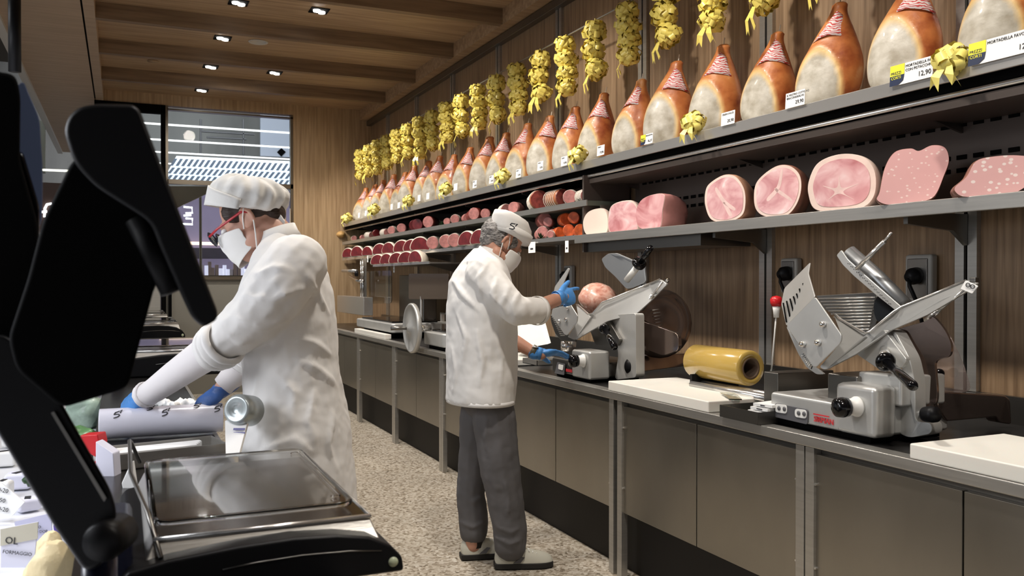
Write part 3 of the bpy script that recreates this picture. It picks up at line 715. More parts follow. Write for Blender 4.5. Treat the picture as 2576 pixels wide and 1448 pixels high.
for u, v, X, lb in ((1338, 622, 2.60, 'larger white tag hanging from the lower shelf right of the hat of the man'), (1426, 620, 2.60, 'narrow white tag hanging at the joint of the two lower shelves'), (925, 651, 2.60, 'small white tag hanging under the far end of the lower shelf'), (991, 676, 2.55, 'white tag hanging from the meat tray rail left of the man')):
    p = PX(u, v, X); t = thing('price_card', lb, 'price card', p, 'hanging white price tags')
    w_ = .11 if u == 1338 else .045; obj('card', MB().box(p, (.002, w_, .075)), 'paper', t)
    obj('print', MB().box(p+Vector((-.0015, 0, -.01)), (.0006, w_*.4, .012)), 'ink', t)
# ================================================================== people
def ringloft(rows, ax, bx, n=28):
    """rows: (centre, a, b)"""
    rings = []
    for c, a, b in rows:
        rings.append([Vector(c)+ax*(a*math.cos(2*math.pi*k/n))+bx*(b*math.sin(2*math.pi*k/n)) for k in range(n)])
    return rings
def head_frame(c, fh, tilt, s=1.0):
    fh = Vector(fh).normalized(); z = Vector((0, 0, 1))
    f = fh*math.cos(tilt)-z*math.sin(tilt); u = z*math.cos(tilt)+fh*math.sin(tilt); sd = u.cross(f)
    R3 = Matrix((f, sd, u)).transposed()
    def H(a, b, c2): return Vector(c)+(f*a+sd*b+u*c2)*s
    return H, R3, s
def add_head(m, H, R3, s, neck):
    E = lambda a, b, c2, r, rot=R3: m.ell(H(a, b, c2), tuple(x*s for x in r), rot, 18, 12)
    E(-.012, 0, .032, (.096, .074, .088)); E(.035, 0, -.028, (.062, .060, .082)); E(.058, 0, -.090, (.032, .034, .027))
    E(.085, 0, .018, (.014, .044, .014))
    for q in (-1, 1):
        E(.058, q*.033, -.038, (.034, .028, .032)); E(.015, q*.05, -.065, (.045, .018, .028))
        # ear: rim and lobe
        er = []
        for k in range(9):
            a = -2.0+k*.55; er.append((H(-.006+.019*math.cos(a+1.2)*1.0, q*(.078+.006*math.sin(a)), -.008+.031*math.sin(a+1.2)), .0065*s))
        m.limb(er); E(-.004, q*.074, -.01, (.014, .007, .026))
    m.limb([(H(.092, 0, .008), .009*s), (H(.112, 0, -.030), .012*s)]); m.limb([(H(.100, -.012, -.034), .008*s), (H(.100, .012, -.034), .008*s)])
    m.limb([(H(.092, -.018, -.062), .006*s), (H(.098, 0, -.061), .008*s), (H(.092, .018, -.062), .006*s)])
    m.limb([(H(-.02, 0, -.03), .056*s), (neck[0], .056), (neck[1], .062)])
def mask_on(root, H, s):
    m = MB(); rings = []
    for i in range(9):
        t = i/8; u = .002-.118*t; ring = []
        for j in range(17):
            a = math.radians(-84+168*j/16); front = .124-.02*max(0, t-.6)**1*2-.012*(1-t)**3
            nose = .012*math.exp(-((u+.02)/.03)**2)*math.exp(-(a/.35)**2)
            f = .012+(front-.012+nose)*math.cos(a)**.8; sd = .073*math.sin(a)*(1-.18*t)
            pl = .0022*math.sin(t*20)
            ring.append(H(f+pl, sd, u*(.72+.28*math.cos(a))-.018*(1-math.cos(a))*(1-2*t)*.6-.012*(1-math.cos(a))))
        rings.append(ring)
    m.loft(rings, close=False, cap=False)
    o = obj('face_mask', m, 'mask', root, smooth=True, solid=.003, sub=1)
    for q in (-1, 1):
        obj('ear_loop', MB().tube([H(.020, q*.075, -.03), H(.004, q*.083, .0), H(-.012, q*.086, .022), H(-.026, q*.083, .008)], .0022, 6), 'mask', o, smooth=True)
        obj('ear_loop', MB().tube([H(.020, q*.068, -.105), H(-.004, q*.078, -.06), H(-.018, q*.084, -.03), H(-.028, q*.082, .0)], .0022, 6), 'mask', o, smooth=True)
def hand_mesh(wrist, d, n, s=1.0, curls=((.4, .5, .4),)*4, thumb=(.5, .3), tside=1, spread=.12):
    """d: towards the fingers, n: direction the palm faces, tside: thumb side along n x d"""
    d = Vector(d).normalized(); n = Vector(n); n = (n-d*n.dot(d)).normalized(); x = n.cross(d)*tside
    m = MB(); w_ = Vector(wrist)
    R3 = Matrix((d, x, n)).transposed()
    m.limb([(w_-d*.03*s, .029*s), (w_+d*.02*s, .027*s)])
    m.ell(w_+d*.050*s, (.052*s, .042*s, .019*s), R3, 14, 10)
    m.ell(w_+d*.075*s, (.028*s, .043*s, .016*s), R3, 14, 10)
    offs = (.030, .0105, -.0095, -.028); L = ((.040, .025, .021), (.044, .028, .022), (.041, .026, .021), (.033, .020, .019)); base = (.088, .092, .088, .080)
    for k in range(4):
        p = w_+d*base[k]*s+x*offs[k]*s; ang = 0; pts = [(p-d*.02*s, .0105*s)]; dd = (d+x*(offs[k]/.03)*spread).normalized(); r = .0098*s
        pts.append((p, r))
        for j in range(3):
            ang += curls[k][j]; v = dd*math.cos(ang)+n*math.sin(ang); p = p+v*L[k][j]*s; r *= .93; pts.append((p, r))
        m.limb(pts)
    p = w_+d*.022*s+x*.026*s; v = (d*math.cos(thumb[0])+x*math.sin(thumb[0])+n*thumb[1]).normalized(); pts = [(p, .017*s)]
    p = p+v*.042*s; pts.append((p, .0135*s)); v2 = (v+d*.35).normalized(); p = p+v2*.032*s; pts.append((p, .0115*s)); v3 = (v2+d*.2+n*.1).normalized(); p = p+v3*.024*s; pts.append((p, .0095*s))
    m.limb(pts); return m
def shoe(root, heel, d, L=.29, w_=.052, name='shoe'):
    d = Vector(d); d.z = 0; d.normalize(); x = Vector((-d.y, d.x, 0)); z = Vector((0, 0, 1)); heel = Vector(heel); heel.z = 0
    rows = [(0, .030, .035, .09), (.03, .038, .05, .105), (.07, .040, .055, .11), (.11, .042, .05, .105), (.16, .046, .042, .092), (.21, .050, .035, .080), (.25, .048, .030, .070), (.28, .036, .024, .056), (.293, .022, .02, .040)]
    up_ = MB(); rings = []; so = MB(); rs = []
    for t, hw, _, top in rows:
        t *= L/.293
        ring = []; 
        for k in range(20):
            a = 2*math.pi*k/20; y = math.cos(a); q = math.sin(a)
            zz = .028+(top-.028)*(q if q > 0 else 0)**.8 if q > 0 else .028+.010*q
            ring.append(heel+d*t+x*y*hw*(1-.25*max(q, 0))+z*zz)
        rings.append(ring)
        rs.append([heel+d*t+x*hw*1.08*sx+z*zz for sx, zz in ((-1, .004), (-1, .03), (1, .03), (1, .004))])
    up_.loft(rings); so.loft(rs)
    s = obj(name, up_, 'shoe', root, smooth=True, sub=1)
    obj('sole', so, 'shoe_sole', s, bevel=.004)
    m = MB()
    for i in range(4):
        c = heel+d*(L*.52+i*.018)+z*(.088-i*.006); m.tube([c-x*.026, c+z*.006, c+x*.026], .0025, 6)
    obj('laces', m, 'paper', s)
    m = MB()
    for q in (-1, 1):
        m.plate([heel+d*L*.30+x*q*.046+z*.035, heel+d*L*.42+x*q*.048+z*.035, heel+d*L*.50+x*q*.043+z*.06, heel+d*L*.44+x*q*.041+z*.062], .003, dirn=x*q)
    obj('dark_stripe', m, 'trousers', s)
    return s
from mathutils.bvhtree import BVHTree
def folds(m, strokes):
    """ridges of cloth lying on the surface built so far: strokes = [([(u, v), ...], radius), ...]"""
    bv = BVHTree.FromPolygons([tuple(q) for q in m.v], m.f)
    for pts, r in strokes:
        hit = []
        n = 6
        for a, b in zip(pts, pts[1:]):
            for k in range(n):
                t = k/n; d = ray(a[0]+(b[0]-a[0])*t, a[1]+(b[1]-a[1])*t).normalized()
                loc = bv.ray_cast(CAM, d)[0]
                if loc is not None: hit.append(loc+d*r*.30)
        if len(hit) > 2:
            rr = [r*(.45+.55*math.sin(math.pi*(i+.5)/len(hit))) for i in range(len(hit))]
            m.limb(list(zip(hit, rr)))
# ------------------------------------------------------------------ woman
D0 = 2.8; RTH = Vector((math.cos(YAW), -math.sin(YAW), 0)); FWH = Vector((math.sin(YAW), math.cos(YAW), 0)); Z = Vector((0, 0, 1))
def Wp(u, v, dd=0): return P(u, v, D0+dd)
pw = P(720, 1600, D0); pw.z = 0
woman = thing('person', 'person in white coat, gathered cap, red glasses and mask leaning over the deli counter', 'person', pw)
H, R3, s = head_frame(Wp(634, 550), -RTH, math.radians(30), 1.03)
px = D0/FPX
m = MB(); add_head(m, H, R3, s, (Wp(690, 585), Wp(725, 640)))
m.ell(Wp(728, 760), (.10, .15, .22), Matrix((RTH, FWH, Z)).transposed(), 18, 12); m.ell(Wp(735, 980), (.12, .15, .16), Matrix((RTH, FWH, Z)).transposed(), 18, 12)
m.limb([(Wp(735, 690, -.15), .05), (Wp(560, 862, -.20), .042), (Wp(375, 992, .02), .03), (Wp(350, 1005, .04), .028)])
m.limb([(Wp(735, 690, .15), .05), (Wp(650, 880, .18), .042), (Wp(560, 975, .15), .028)])
for dd, u0 in ((-.10, 735), (.10, 760)):
    fl = P(u0, 1600, D0+dd); m.limb([(Wp(735, 990, dd*.7), .07), (Vector((fl.x, fl.y, .5)), .06), (Vector((fl.x, fl.y, .08)), .04)])
obj('body', m, 'skin_woman', woman, remesh=.005, smoothit=4)
# cap
e1 = (Wp(702, 543)-Wp(522, 516)).normalized(); e2 = (Z-e1*Z.dot(e1)).normalized(); e3 = FWH
c0 = Wp(612, 529)
rows = []
for h, cs, a, b in ((0, 0, 91, 84), (14, 2, 96, 88), (32, 7, 99, 90), (50, 11, 98, 88), (66, 12, 88, 80), (80, 10, 66, 60), (87, 6, 32, 30)):
    rows.append((c0+e2*h*px+e1*cs*px, a*px, b*px*.98))
mm = MB(); n_ = 72; rings = []
for i, (c, a, b) in enumerate(rows):
    ring = []
    for k in range(n_):
        t = 2*math.pi*k/n_; g = 1+.06*math.sin(t*17+i*.5)*min(1, i/2)*(.35+.65*max(0, math.cos(t)+.5)); ring.append(c+e1*(a*g*math.cos(t))+e3*(b*g*math.sin(t))+e2*(.006*math.sin(t*9+i)*(i > 1)))
    rings.append(ring)
mm.loft(rings)
cap = obj('cap', mm, 'cloth_hat', woman, smooth=True, sub=1, disp=.012, dscale=.035)
mm = MB(); rings = []
for i in range(5):
    ring = []
    for k in range(29):
        t = math.radians(180-100+200*k/28); hh = (52-26*abs(1-k/14)**1.3)*i/4
        ring.append(c0+e2*(hh-2)*px+e1*((93+i*.6)*px*math.cos(t)+hh*.10*px)+e3*(92*px*math.sin(t)))
    rings.append(ring)
mm.loft(rings, close=False, cap=False)
obj('cap_band', mm, 'cloth_hat', cap, smooth=True, solid=.004)
mm = MB().plate([Wp(690, 528, -.03), Wp(702, 534, -.03), Wp(716, 556, -.03), Wp(712, 584, -.03), Wp(700, 566, -.03), Wp(696, 548, -.03)], .01, dirn=FWH)
obj('cap_tie', mm, 'cloth_hat', cap, smooth=False, bevel=.002)
m = MB(); m.ell(H(-.020, 0, .030), (.098*s, .0795*s, .072*s), R3, 20, 14); m.ell(H(-.070, 0, -.012), (.035*s, .05*s, .045*s), R3)
for q in (-1, 1): m.ell(H(.03, q*.062, .035), (.034*s, .012*s, .034*s), R3)
obj('hair', m, 'hair_brown', woman, remesh=.005, smoothit=3)
mask_on(woman, H, s)
g = thing('glasses', None, None, H(.1, 0, 0)); g.parent = woman; g.matrix_parent_inverse = Matrix.Translation(-woman.location); 
mm = MB()
for q in (-1, 1):
    pts = [H(.128, q*(.036+.027*math.cos(a)), -.002+.020*math.sin(a)) for a in [2*math.pi*k/16 for k in range(17)]]
    mm.tube(pts, .0032, 6, cap=False)
mm.tube([H(.128, -.009, .002), H(.131, 0, .005), H(.128, .009, .002)], .003, 6)
obj('rim', mm, mat('rim', (.02, .025, .05), .2), g, smooth=True)
for q in (-1, 1):
    obj('lens', MB().lathe([(.026, 0), (.0265, .001), (.001, .003)], H(.128, q*.036, -.002), H(.2, q*.036, -.002)-H(.128, q*.036, -.002), 20), 'glass_clear', g, smooth=True)
    obj('temple', MB().tube([H(.126, q*.064, .004), H(.09, q*.076, .010), H(.0, q*.082, .018), H(-.02, q*.084, .006)], .0042, 6, flat=.6), mat('temple_red', (.45, .02, .03), .3) if 'temple_red' not in MAT else 'temple_red', g, smooth=True)
    obj('eye', MB().ell(H(.086, q*.032, -.002), .012*s), 'white_plastic', woman, smooth=True)
# coat
rows = [(580, 686, 730, .055), (604, 662, 762, .10), (640, 644, 795, .155), (690, 620, 822, .19), (740, 608, 834, .195), (800, 604, 843, .185), (860, 606, 846, .175), (910, 612, 850, .170), (960, 616, 858, .18), (1020, 618, 868, .20), (1080, 616, 878, .215), (1150, 610, 886, .225), (1230, 602, 894, .235), (1330, 596, 900, .24), (1440, 590, 905, .245)]
R_ = [(Wp((a+b)/2, v), (b-a)/2*px, hd) for v, a, b, hd in rows]
m = MB(); m.loft(ringloft(R_, RTH, FWH))
m.limb([(Wp(742, 668, -.12), .10), (Wp(700, 725, -.17), .096), (Wp(640, 795, -.19), .084), (Wp(566, 858, -.20), .066)])
m.limb([(Wp(742, 668, .12), .10), (Wp(690, 800, .17), .085), (Wp(628, 900, .17), .062), (Wp(612, 915, .17), .056)])
# soft folds standing off the cloth
folds(m, [([(612, 745), (690, 752), (770, 718)], .014), ([(592, 800), (660, 822), (730, 800)], .015), ([(560, 830), (600, 860), (650, 858)], .012), ([(640, 690), (690, 672), (745, 680)], .012),
    ([(770, 690), (800, 740), (832, 800)], .013), ([(735, 850), (790, 862), (840, 900)], .014), ([(745, 900), (800, 930), (850, 975)], .013), ([(690, 930), (740, 990), (735, 1080)], .014), ([(790, 985), (775, 1060), (800, 1150)], .014), ([(660, 1130), (740, 1105), (800, 1150)], .013), ([(835, 1040), (825, 1120), (850, 1200)], .013), ([(650, 930), (640, 1010), (650, 1090)], .012)])
coat = obj('coat', m, 'cloth', woman, remesh=.0075, smoothit=4, disp=.014, dscale=.085)
# collar
cr = ringloft([(Wp(702, 612), .073, .075), (Wp(697, 596), .066, .068), (Wp(694, 578), .060, .062)], (RTH*.9+Z*.35).normalized(), FWH, 28)
obj('collar', MB().loft(cr, cap=False), 'cloth', coat, smooth=True, solid=.007)
# rolled cuff
def cuffring(c, ax, R, r, name, par, mt='cloth', k=5, L=.05):
    ax = ax.normalized(); m = MB()
    prof = []
    for i in range(k*6+1):
        t = i/(k*6); prof.append((R+r*abs(math.sin(t*math.pi*k))**.6*.9+.002*math.sin(i*1.7), (t-.5)*L))
    return obj(name, m.lathe(prof, c, ax, 28, cap=False), mt, par, smooth=True, solid=.004, disp=.012, dscale=.05)
axn = Wp(566, 858, -.20)-Wp(460, 932, -.08)
cuffring(Wp(552, 868, -.20), axn, .060, .012, 'rolled_cuff', coat, k=3, L=.075)
cuffring(Wp(608, 912, .17), Wp(628, 890, .17)-Wp(590, 940, .17), .052, .008, 'rolled_cuff', coat, k=2, L=.035)
obj('sleeve', MB().tube([Wp(590, 845, -.20), Wp(552, 868, -.20), Wp(500, 902, -.14), Wp(440, 944, -.08), Wp(392, 978, -.01), Wp(366, 994, .02)], [.056, .056, .051, .045, .040, .037], 20), 'sleeve', woman, smooth=True, disp=.004, dscale=.03)
obj('sleeve', MB().tube([Wp(625, 900, .17), Wp(590, 942, .16), Wp(560, 972, .15)], [.046, .043, .037], 18), 'sleeve', woman, smooth=True, disp=.008, dscale=.02)
cuffring(Wp(368, 992, .02), Wp(500, 902, -.14)-Wp(368, 992, .02), .0385, .003, 'sleeve_hem', woman, 'sleeve', 1, .02)
dn = (Wp(300, 1036, .09)-Wp(362, 997, .03)).normalized()
obj('glove', hand_mesh(Wp(356, 1000, .03), dn, RTH*.3-Z*.5+FWH*.6, 1.05, ((.3, .5, .4), (.35, .5, .4), (.4, .5, .4), (.45, .6, .4)), (.4, .2), 1), 'glove', woman, remesh=.0035, smoothit=3)
dn = (Wp(505, 1012, .12)-Wp(562, 972, .15)).normalized()
obj('glove', hand_mesh(Wp(566, 976, .15), dn, -Z*.8+FWH*.4, .98, ((.6, .8, .6), (.6, .8, .6), (.65, .8, .6), (.7, .8, .6)), (.6, .6), 1), 'glove_dark', woman, remesh=.0035, smoothit=3)
# trousers and shoes below the coat (hidden behind the counter)
for dd, u0 in ((-.10, 735), (.10, 760)):
    fl = P(u0, 1600, D0+dd); fl.z = 0
    obj('trouser_leg', MB().tube([fl+Z*.75, fl+Z*.5, fl+Z*.12], [.10, .085, .075], 18), 'trousers', woman, smooth=True)
    shoe(woman, fl+RTH*.06, -RTH, .25)
# ------------------------------------------------------------------ man
DM = 4.25; XA = Vector((1, 0, 0)); YA = Vector((0, 1, 0))
def Mp(u, v, D=DM): return P(u, v, D)
pm = Mp(1225, 1400); pm.z = 0
man = thing('person', 'person in white coat, white cap and grey trousers working at the meat slicer', 'person', pm)
pxm = DM/FPX
H, R3, s = head_frame(Mp(1262, 609), XA, math.radians(38), 1.06)
m = MB(); add_head(m, H, R3, s, (Mp(1235, 640), Mp(1212, 690)))
R0 = Matrix((XA, YA, Z)).transposed()
m.ell(Mp(1210, 790), (.12, .16, .24), R0, 18, 12); m.ell(Mp(1210, 960), (.12, .16, .15), R0, 18, 12)
m.limb([(Mp(1228, 700, 4.10), .055), (Mp(1305, 782, 4.05), .040), (Mp(1352, 772, 4.15), .037), (Mp(1402, 752, 4.28), .034), (Mp(1420, 748, 4.32), .028)])
m.limb([(Mp(1190, 700, 4.42), .055), (Mp(1240, 830, 4.52), .045), (Mp(1300, 862, 4.48), .038), (Mp(1342, 886, 4.46), .029), (Mp(1362, 892, 4.46), .026)])
m.limb([(Mp(1240, 1000, 4.17), .07), (Mp(1264, 1210, 4.17), .06), (Mp(1278, 1385, 4.19), .042)])
m.limb([(Mp(1208, 1000, 4.33), .07), (Mp(1186, 1210, 4.35), .06), (Mp(1190, 1370, 4.34), .042)])
obj('body', m, 'skin', man, remesh=.006, smoothit=3)
# cap
e1 = (Mp(1334, 622)-Mp(1231, 574)).normalized(); e2 = (Z-e1*Z.dot(e1)).normalized(); c0 = (Mp(1332, 618)+Mp(1231, 576))/2
e1x = (XA-e2*XA.dot(e2)).normalized(); 
rows = [(c0, .108, .088), (c0+e2*.03-e1x*.004, .111, .091), (c0+e2*.066-e1x*.020, .109, .090), (c0+e2*.092-e1x*.034, .096, .082), (c0+e2*.103-e1x*.036, .062, .055)]
cap = obj('cap', MB().loft(ringloft(rows, e1x, YA, 40)), mat('hat_white', (.80, .78, .75), .8, bump=.1, bscale=20), man, smooth=True, disp=.010, dscale=.06)
obj('cap_band', MB().loft(ringloft([(c0-e2*.002, .108, .090), (c0+e2*.042, .1085, .0915)], e1x, YA, 40), cap=False), 'hat_white', cap, smooth=True, solid=.003)
# logo of the cap: a small S with a dash
lp = Mp(1289, 569, DM-.115); lr = (RTH*.97-Z*.2).normalized(); lu = (Z*.98+RTH*.2).normalized()
def slogo(name, o, r_, u_, sz, mt, par, w_=.12):
    pts = [(.45, .5), (-.25, .5), (-.45, .2), (.3, -.05), (.45, -.3), (.2, -.5), (-.5, -.5)]
    m = MB(); n = r_.cross(u_)
    def seg(a, b):
        a = o+r_*a[0]*sz+u_*a[1]*sz; b = o+r_*b[0]*sz+u_*b[1]*sz; d = (b-a).normalized(); q = n.cross(d)*sz*w_*.5
        m.plate([a-q-d*sz*.03, a+q-d*sz*.03, b+q+d*sz*.03, b-q+d*sz*.03], .0012, dirn=n)
    for a, b in zip(pts, pts[1:]): seg(a, b)
    seg((.75, .5), (.55, .1)); seg((.62, .5), (.9, .5))
    return obj(name, m, mt, par)
slogo('cap_logo', lp, lr, lu, .026, 'ink', cap, .2)
m = MB(); m.ell(H(-.026, 0, .016), (.095*s, .0785*s, .074*s), R3, 20, 14); m.ell(H(-.065, 0, -.025), (.036*s, .052*s, .045*s), R3)
for q in (-1, 1): m.ell(H(.02, q*.064, .012), (.03*s, .012*s, .032*s), R3)
obj('hair', m, 'hair_grey', man, remesh=.005, smoothit=2, disp=.010, dscale=.02)
mask_on(man, H, s)
for q in (-1, 1): obj('eye', MB().ell(H(.086, q*.032, -.002), .012*s), 'white_plastic', man, smooth=True)
rows = [(624, 1222, 30, .06), (640, 1218, 42, .10), (655, 1215, 54, .15), (678, 1211, 69, .19), (709, 1208, 81, .215), (769, 1210, 89, .222), (835, 1212, 91, .21), (900, 1212, 91, .205), (960, 1211, 90, .215), (1004, 1208, 88.5, .222), (1009, 1208, 88, .218)]
R_ = [(Mp(u, v), math.sqrt(max((h*pxm)**2-(.408*b)**2, .0009))/.913, b) for v, u, h, b in rows]
m = MB(); m.loft(ringloft(R_, XA, YA))
m.limb([(Mp(1215, 690, 4.12), .088), (Mp(1258, 742, 4.06), .080), (Mp(1300, 782, 4.04), .068)])
m.tube([Mp(1290, 776, 4.04), Mp(1318, 782, 4.07), Mp(1354, 781, 4.15)], [.066, .066, .066], 20)
m.limb([(Mp(1195, 700, 4.40), .085), (Mp(1230, 780, 4.48), .07), (Mp(1255, 835, 4.5), .06)])
folds(m, [([(1225, 665), (1205, 700), (1215, 760)], .017), ([(1250, 700), (1240, 740), (1258, 780)], .016), ([(1280, 725), (1262, 765), (1275, 800)], .015), ([(1305, 735), (1290, 770), (1300, 805)], .014),
    ([(1140, 705), (1170, 745), (1215, 790)], .017), ([(1150, 790), (1175, 850), (1160, 930)], .013), ([(1200, 830), (1215, 910), (1205, 985)], .017), ([(1240, 840), (1262, 900), (1258, 985)], .012), ([(1165, 660), (1200, 655), (1240, 680)], .011), ([(1140, 880), (1148, 940), (1140, 995)], .012)])
coat = obj('coat', m, 'cloth', man, remesh=.008, smoothit=3, disp=.013, dscale=.10)
hr_ = [(Mp(1208, v), math.sqrt((88*pxm)**2-(.408*.222)**2)/.913-.002, .220) for v in (1000, 1011)]
obj('coat_hem', MB().loft(ringloft(hr_, XA, YA, 40), cap=False), 'cloth', coat, smooth=True, solid=.002)
cr = ringloft([(Mp(1232, 660), .082, .085), (Mp(1236, 648), .075, .078), (Mp(1240, 634), .069, .07)], (XA*.9-Z*.42).normalized(), YA, 28)
obj('collar', MB().loft(cr, cap=False), 'cloth', coat, smooth=True, solid=.007)
obj('cuff_hem', MB().tube([Mp(1348, 781, 4.135), Mp(1356, 781, 4.155)], .068, 24, cap=False), 'cloth', coat, smooth=True, solid=.003)
# watch on the far wrist
wd = (Mp(1362, 892, 4.46)-Mp(1300, 862, 4.48)).normalized()
wt_ = obj('wrist_watch', MB().lathe([(.033, -.012), (.036, -.011), (.036, .011), (.033, .012)], Mp(1342, 885, 4.46), wd, 22, cap=False), mat('olive_strap', (.08, .07, .045), .5), man, smooth=True, solid=.002)
obj('watch_case', MB().lathe([(.016, 0), (.018, .004), (.016, .009), (.001, .010)], Mp(1346, 874, 4.44), Z, 18), 'steel_bright', wt_, smooth=True)
# gloved hands
d1 = (Mp(1470, 738, 4.42)-Mp(1405, 750, 4.29)).normalized()
obj('glove', hand_mesh(Mp(1408, 749, 4.29), d1, FWH*.95-Z*.2, 1.05, ((.1, .25, .15), (.9, 1.0, .5), (1.0, 1.0, .5), (1.0, 1.1, .5)), (.6, .1), -1, .05), 'glove', man, remesh=.004, smoothit=2)
obj('glove_cuff', MB().tube([Mp(1398, 751, 4.275), Mp(1412, 748, 4.30)], [.037, .035], 18, cap=False), 'glove', man, smooth=True, solid=.002)
d2 = (Mp(1435, 884, 4.52)-Mp(1352, 890, 4.46)).normalized()
obj('glove', hand_mesh(Mp(1356, 889, 4.46), d2, -Z*.9-FWH*.3, 1.0, ((.15, .2, .2), (.2, .25, .2), (.25, .3, .25), (.3, .35, .3)), (1.0, .35), -1, .2), 'glove', man, remesh=.004, smoothit=2)
obj('glove_cuff', MB().tube([Mp(1348, 887, 4.46), Mp(1362, 890, 4.46)], [.032, .031], 18, cap=False), 'glove', man, smooth=True, solid=.002)
# trousers
m = MB()
m.limb([(Mp(1238, 975, 4.19), .090), (Mp(1243, 1050, 4.18), .105), (Mp(1256, 1160, 4.17), .098), (Mp(1272, 1260, 4.18), .088), (Mp(1283, 1330, 4.19), .082), (Mp(1283, 1368, 4.19), .080)])
m.limb([(Mp(1212, 975, 4.31), .090), (Mp(1206, 1050, 4.33), .100), (Mp(1194, 1160, 4.35), .080), (Mp(1184, 1240, 4.35), .072), (Mp(1190, 1290, 4.35), .076), (Mp(1192, 1335, 4.35), .071)])
folds(m, [([(1245, 1350), (1280, 1368), (1320, 1352)], .013), ([(1248, 1322), (1285, 1338), (1318, 1322)], .011), ([(1158, 1312), (1190, 1326), (1222, 1308)], .012), ([(1262, 1190), (1280, 1250), (1278, 1310)], .010), ([(1225, 1040), (1222, 1100), (1228, 1160)], .011), ([(1160, 1240), (1190, 1262), (1215, 1245)], .010)])
m.ell(Mp(1222, 1000, 4.25), (.11, .16, .12), R0, 16, 10)
for q in ((1192, 4.35), (1281, 4.19)):
    fl = Mp(q[0], 1380, q[1]); obj('sock', MB().tube([Vector((fl.x, fl.y, .06)), Vector((fl.x, fl.y, .22))], [.048, .05], 16), 'shoe_sole', man, smooth=True)
obj('trousers', m, 'trousers', man, remesh=.008, smoothit=3, disp=.014, dscale=.09)
hp = P(1243, 1428, 4.195); hp.z = 0; shoe(man, hp+RTH*.0, (RTH*.99+FWH*.14), .285)
hp = P(1158, 1402, 4.33); hp.z = 0; shoe(man, hp, (RTH*.97+FWH*.25), .285)
# ================================================================== things on the back counter
def box_thing(name, label, cat, corners, z0, z1, m, bevel=.004, group=None):
    x0, x1, y0, y1 = corners
    return tag(obj(name, MB().bx(x0, x1, y0, y1, z0, z1), m, bevel=bevel), label, cat, group)
def board(A, B, y0, label, th=.045):   # A = front far lower corner px, B = back far upper corner px
    a = PZ(*A, ZC); b = PZ(*B, ZC+th)
    return box_thing('cutting_board', label, 'cutting board', (a.x, min(b.x, 2.60), y0, (a.y+b.y)/2), ZC+.0025, ZC+.0025+th, 'board', .005, 'white cutting boards on the counter')
board((2311, 1160), (2500, 1087), 1.25, 'thick white cutting board at the right frame edge beside the front slicer')
q = PZ(1764, 1041, ZC)
board((1536, 984), (1696, 948), q.y, 'thick white cutting board in front of the yellow film roll')
a = PZ(968, 854, ZC); b = PZ(976, 822, ZC+.045)
box_thing('cutting_board', 'far white cutting board between the woman and the flywheel slicer', 'cutting board', (a.x, 2.18, a.y, a.y+1.1), ZC+.0025, ZC+.045, 'board', .005, 'white cutting boards on the counter')
a = PZ(1385, 918, ZC)
box_thing('cutting_board', 'white cutting board lying behind the lower gloved hand of the man', 'cutting board', (2.13, 2.5, a.y+.02, a.y+.5), ZC+.0025, ZC+.04, 'board', .005, 'white cutting boards on the counter')
tag(obj('cutting_board', MB().plate([PX(1298, 812, 2.42), PX(1362, 812, 2.42), PX(1376, 866, 2.30), PX(1298, 880, 2.30)], .03, dirn=(1, 0, .3)), 'board', bevel=.004), 'white cutting board standing upright between the man and his slicer', 'cutting board', 'white cutting boards on the counter')
# pixel crops used while measuring -> frame pixels
c5 = lambda x, y: (1880+x/2.586, 560+y/2.586)
c6 = lambda x, y: (1280+x/2.585, 560+y/2.585)
def XP(c, X, pts):   # points (x, y[, X]) of a crop on planes of constant X
    out = []
    for p in pts:
        u, v = c(p[0], p[1]); out.append(PX(u, v, p[2] if len(p) > 2 else X))
    return out
def rounded(pts, r=.012, n=4):
    """round the corners of a planar outline"""
    out = []; k = len(pts)
    for i in range(k):
        p0, p1, p2 = pts[i-1], pts[i], pts[(i+1) % k]
        a = p0-p1; b = p2-p1; d = min(r, a.length*.45, b.length*.45); a = p1+a.normalized()*d; b = p1+b.normalized()*d
        for j in range(n+1):
            t = j/n; out.append(a*(1-t)**2+p1*2*t*(1-t)+b*t*t)
    return out
def plate_on(par, name, c, X, pts, t, m, r=.012, dirn=(1, 0, 0), bevel=.0025):
    return obj(name, MB().plate(rounded(XP(c, X, pts), r), t, dirn=dirn), m, par, bevel=bevel)
def rod_(par, name, pts, r, m, seg=14): return obj(name, MB().tube(pts, r, seg), m, par, smooth=True)
def knob(par, name, c, ax, prof, m): return obj(name, MB().lathe(prof, c, ax, 24), m, par, smooth=True)
# ------------------------------------------------------------------ front slicer
sl = thing('meat_slicer', 'large grey meat slicer in the right foreground with a tag marked 8', 'slicer', (2.4, 2.3, ZC), 'meat slicers on the counter')
xf = 2.17; yL = PX(1937, 1020, xf).y; yR = PX(2203, 1050, xf).y
m = MB(); m.bx(xf, 2.52, yR+.02, yL, ZC+.022, ZC+.115); obj('base', m, 'cast_alu', sl, bevel=.012)
m = MB(); m.bx(xf+.02, 2.5, yR+.04, yL-.02, ZC+.001, ZC+.023); obj('foot', m, 'black_matte', sl)
hx = 2.245
mb_ = MB().bx(xf-.004, hx+.02, yR, PX(2102, 1000, xf).y, ZC+.02, ZC+.185); hs_ = obj('motor_housing', mb_, 'cast_alu', sl, bevel=.018)
plate_on(sl, 'control_panel', c5, xf-.002, [(182, 1172), (398, 1215), (395, 1312), (180, 1262)], .003, mat('panel_grey', (.10, .10, .11), .4), .01, (-1, 0, 0), .0008)
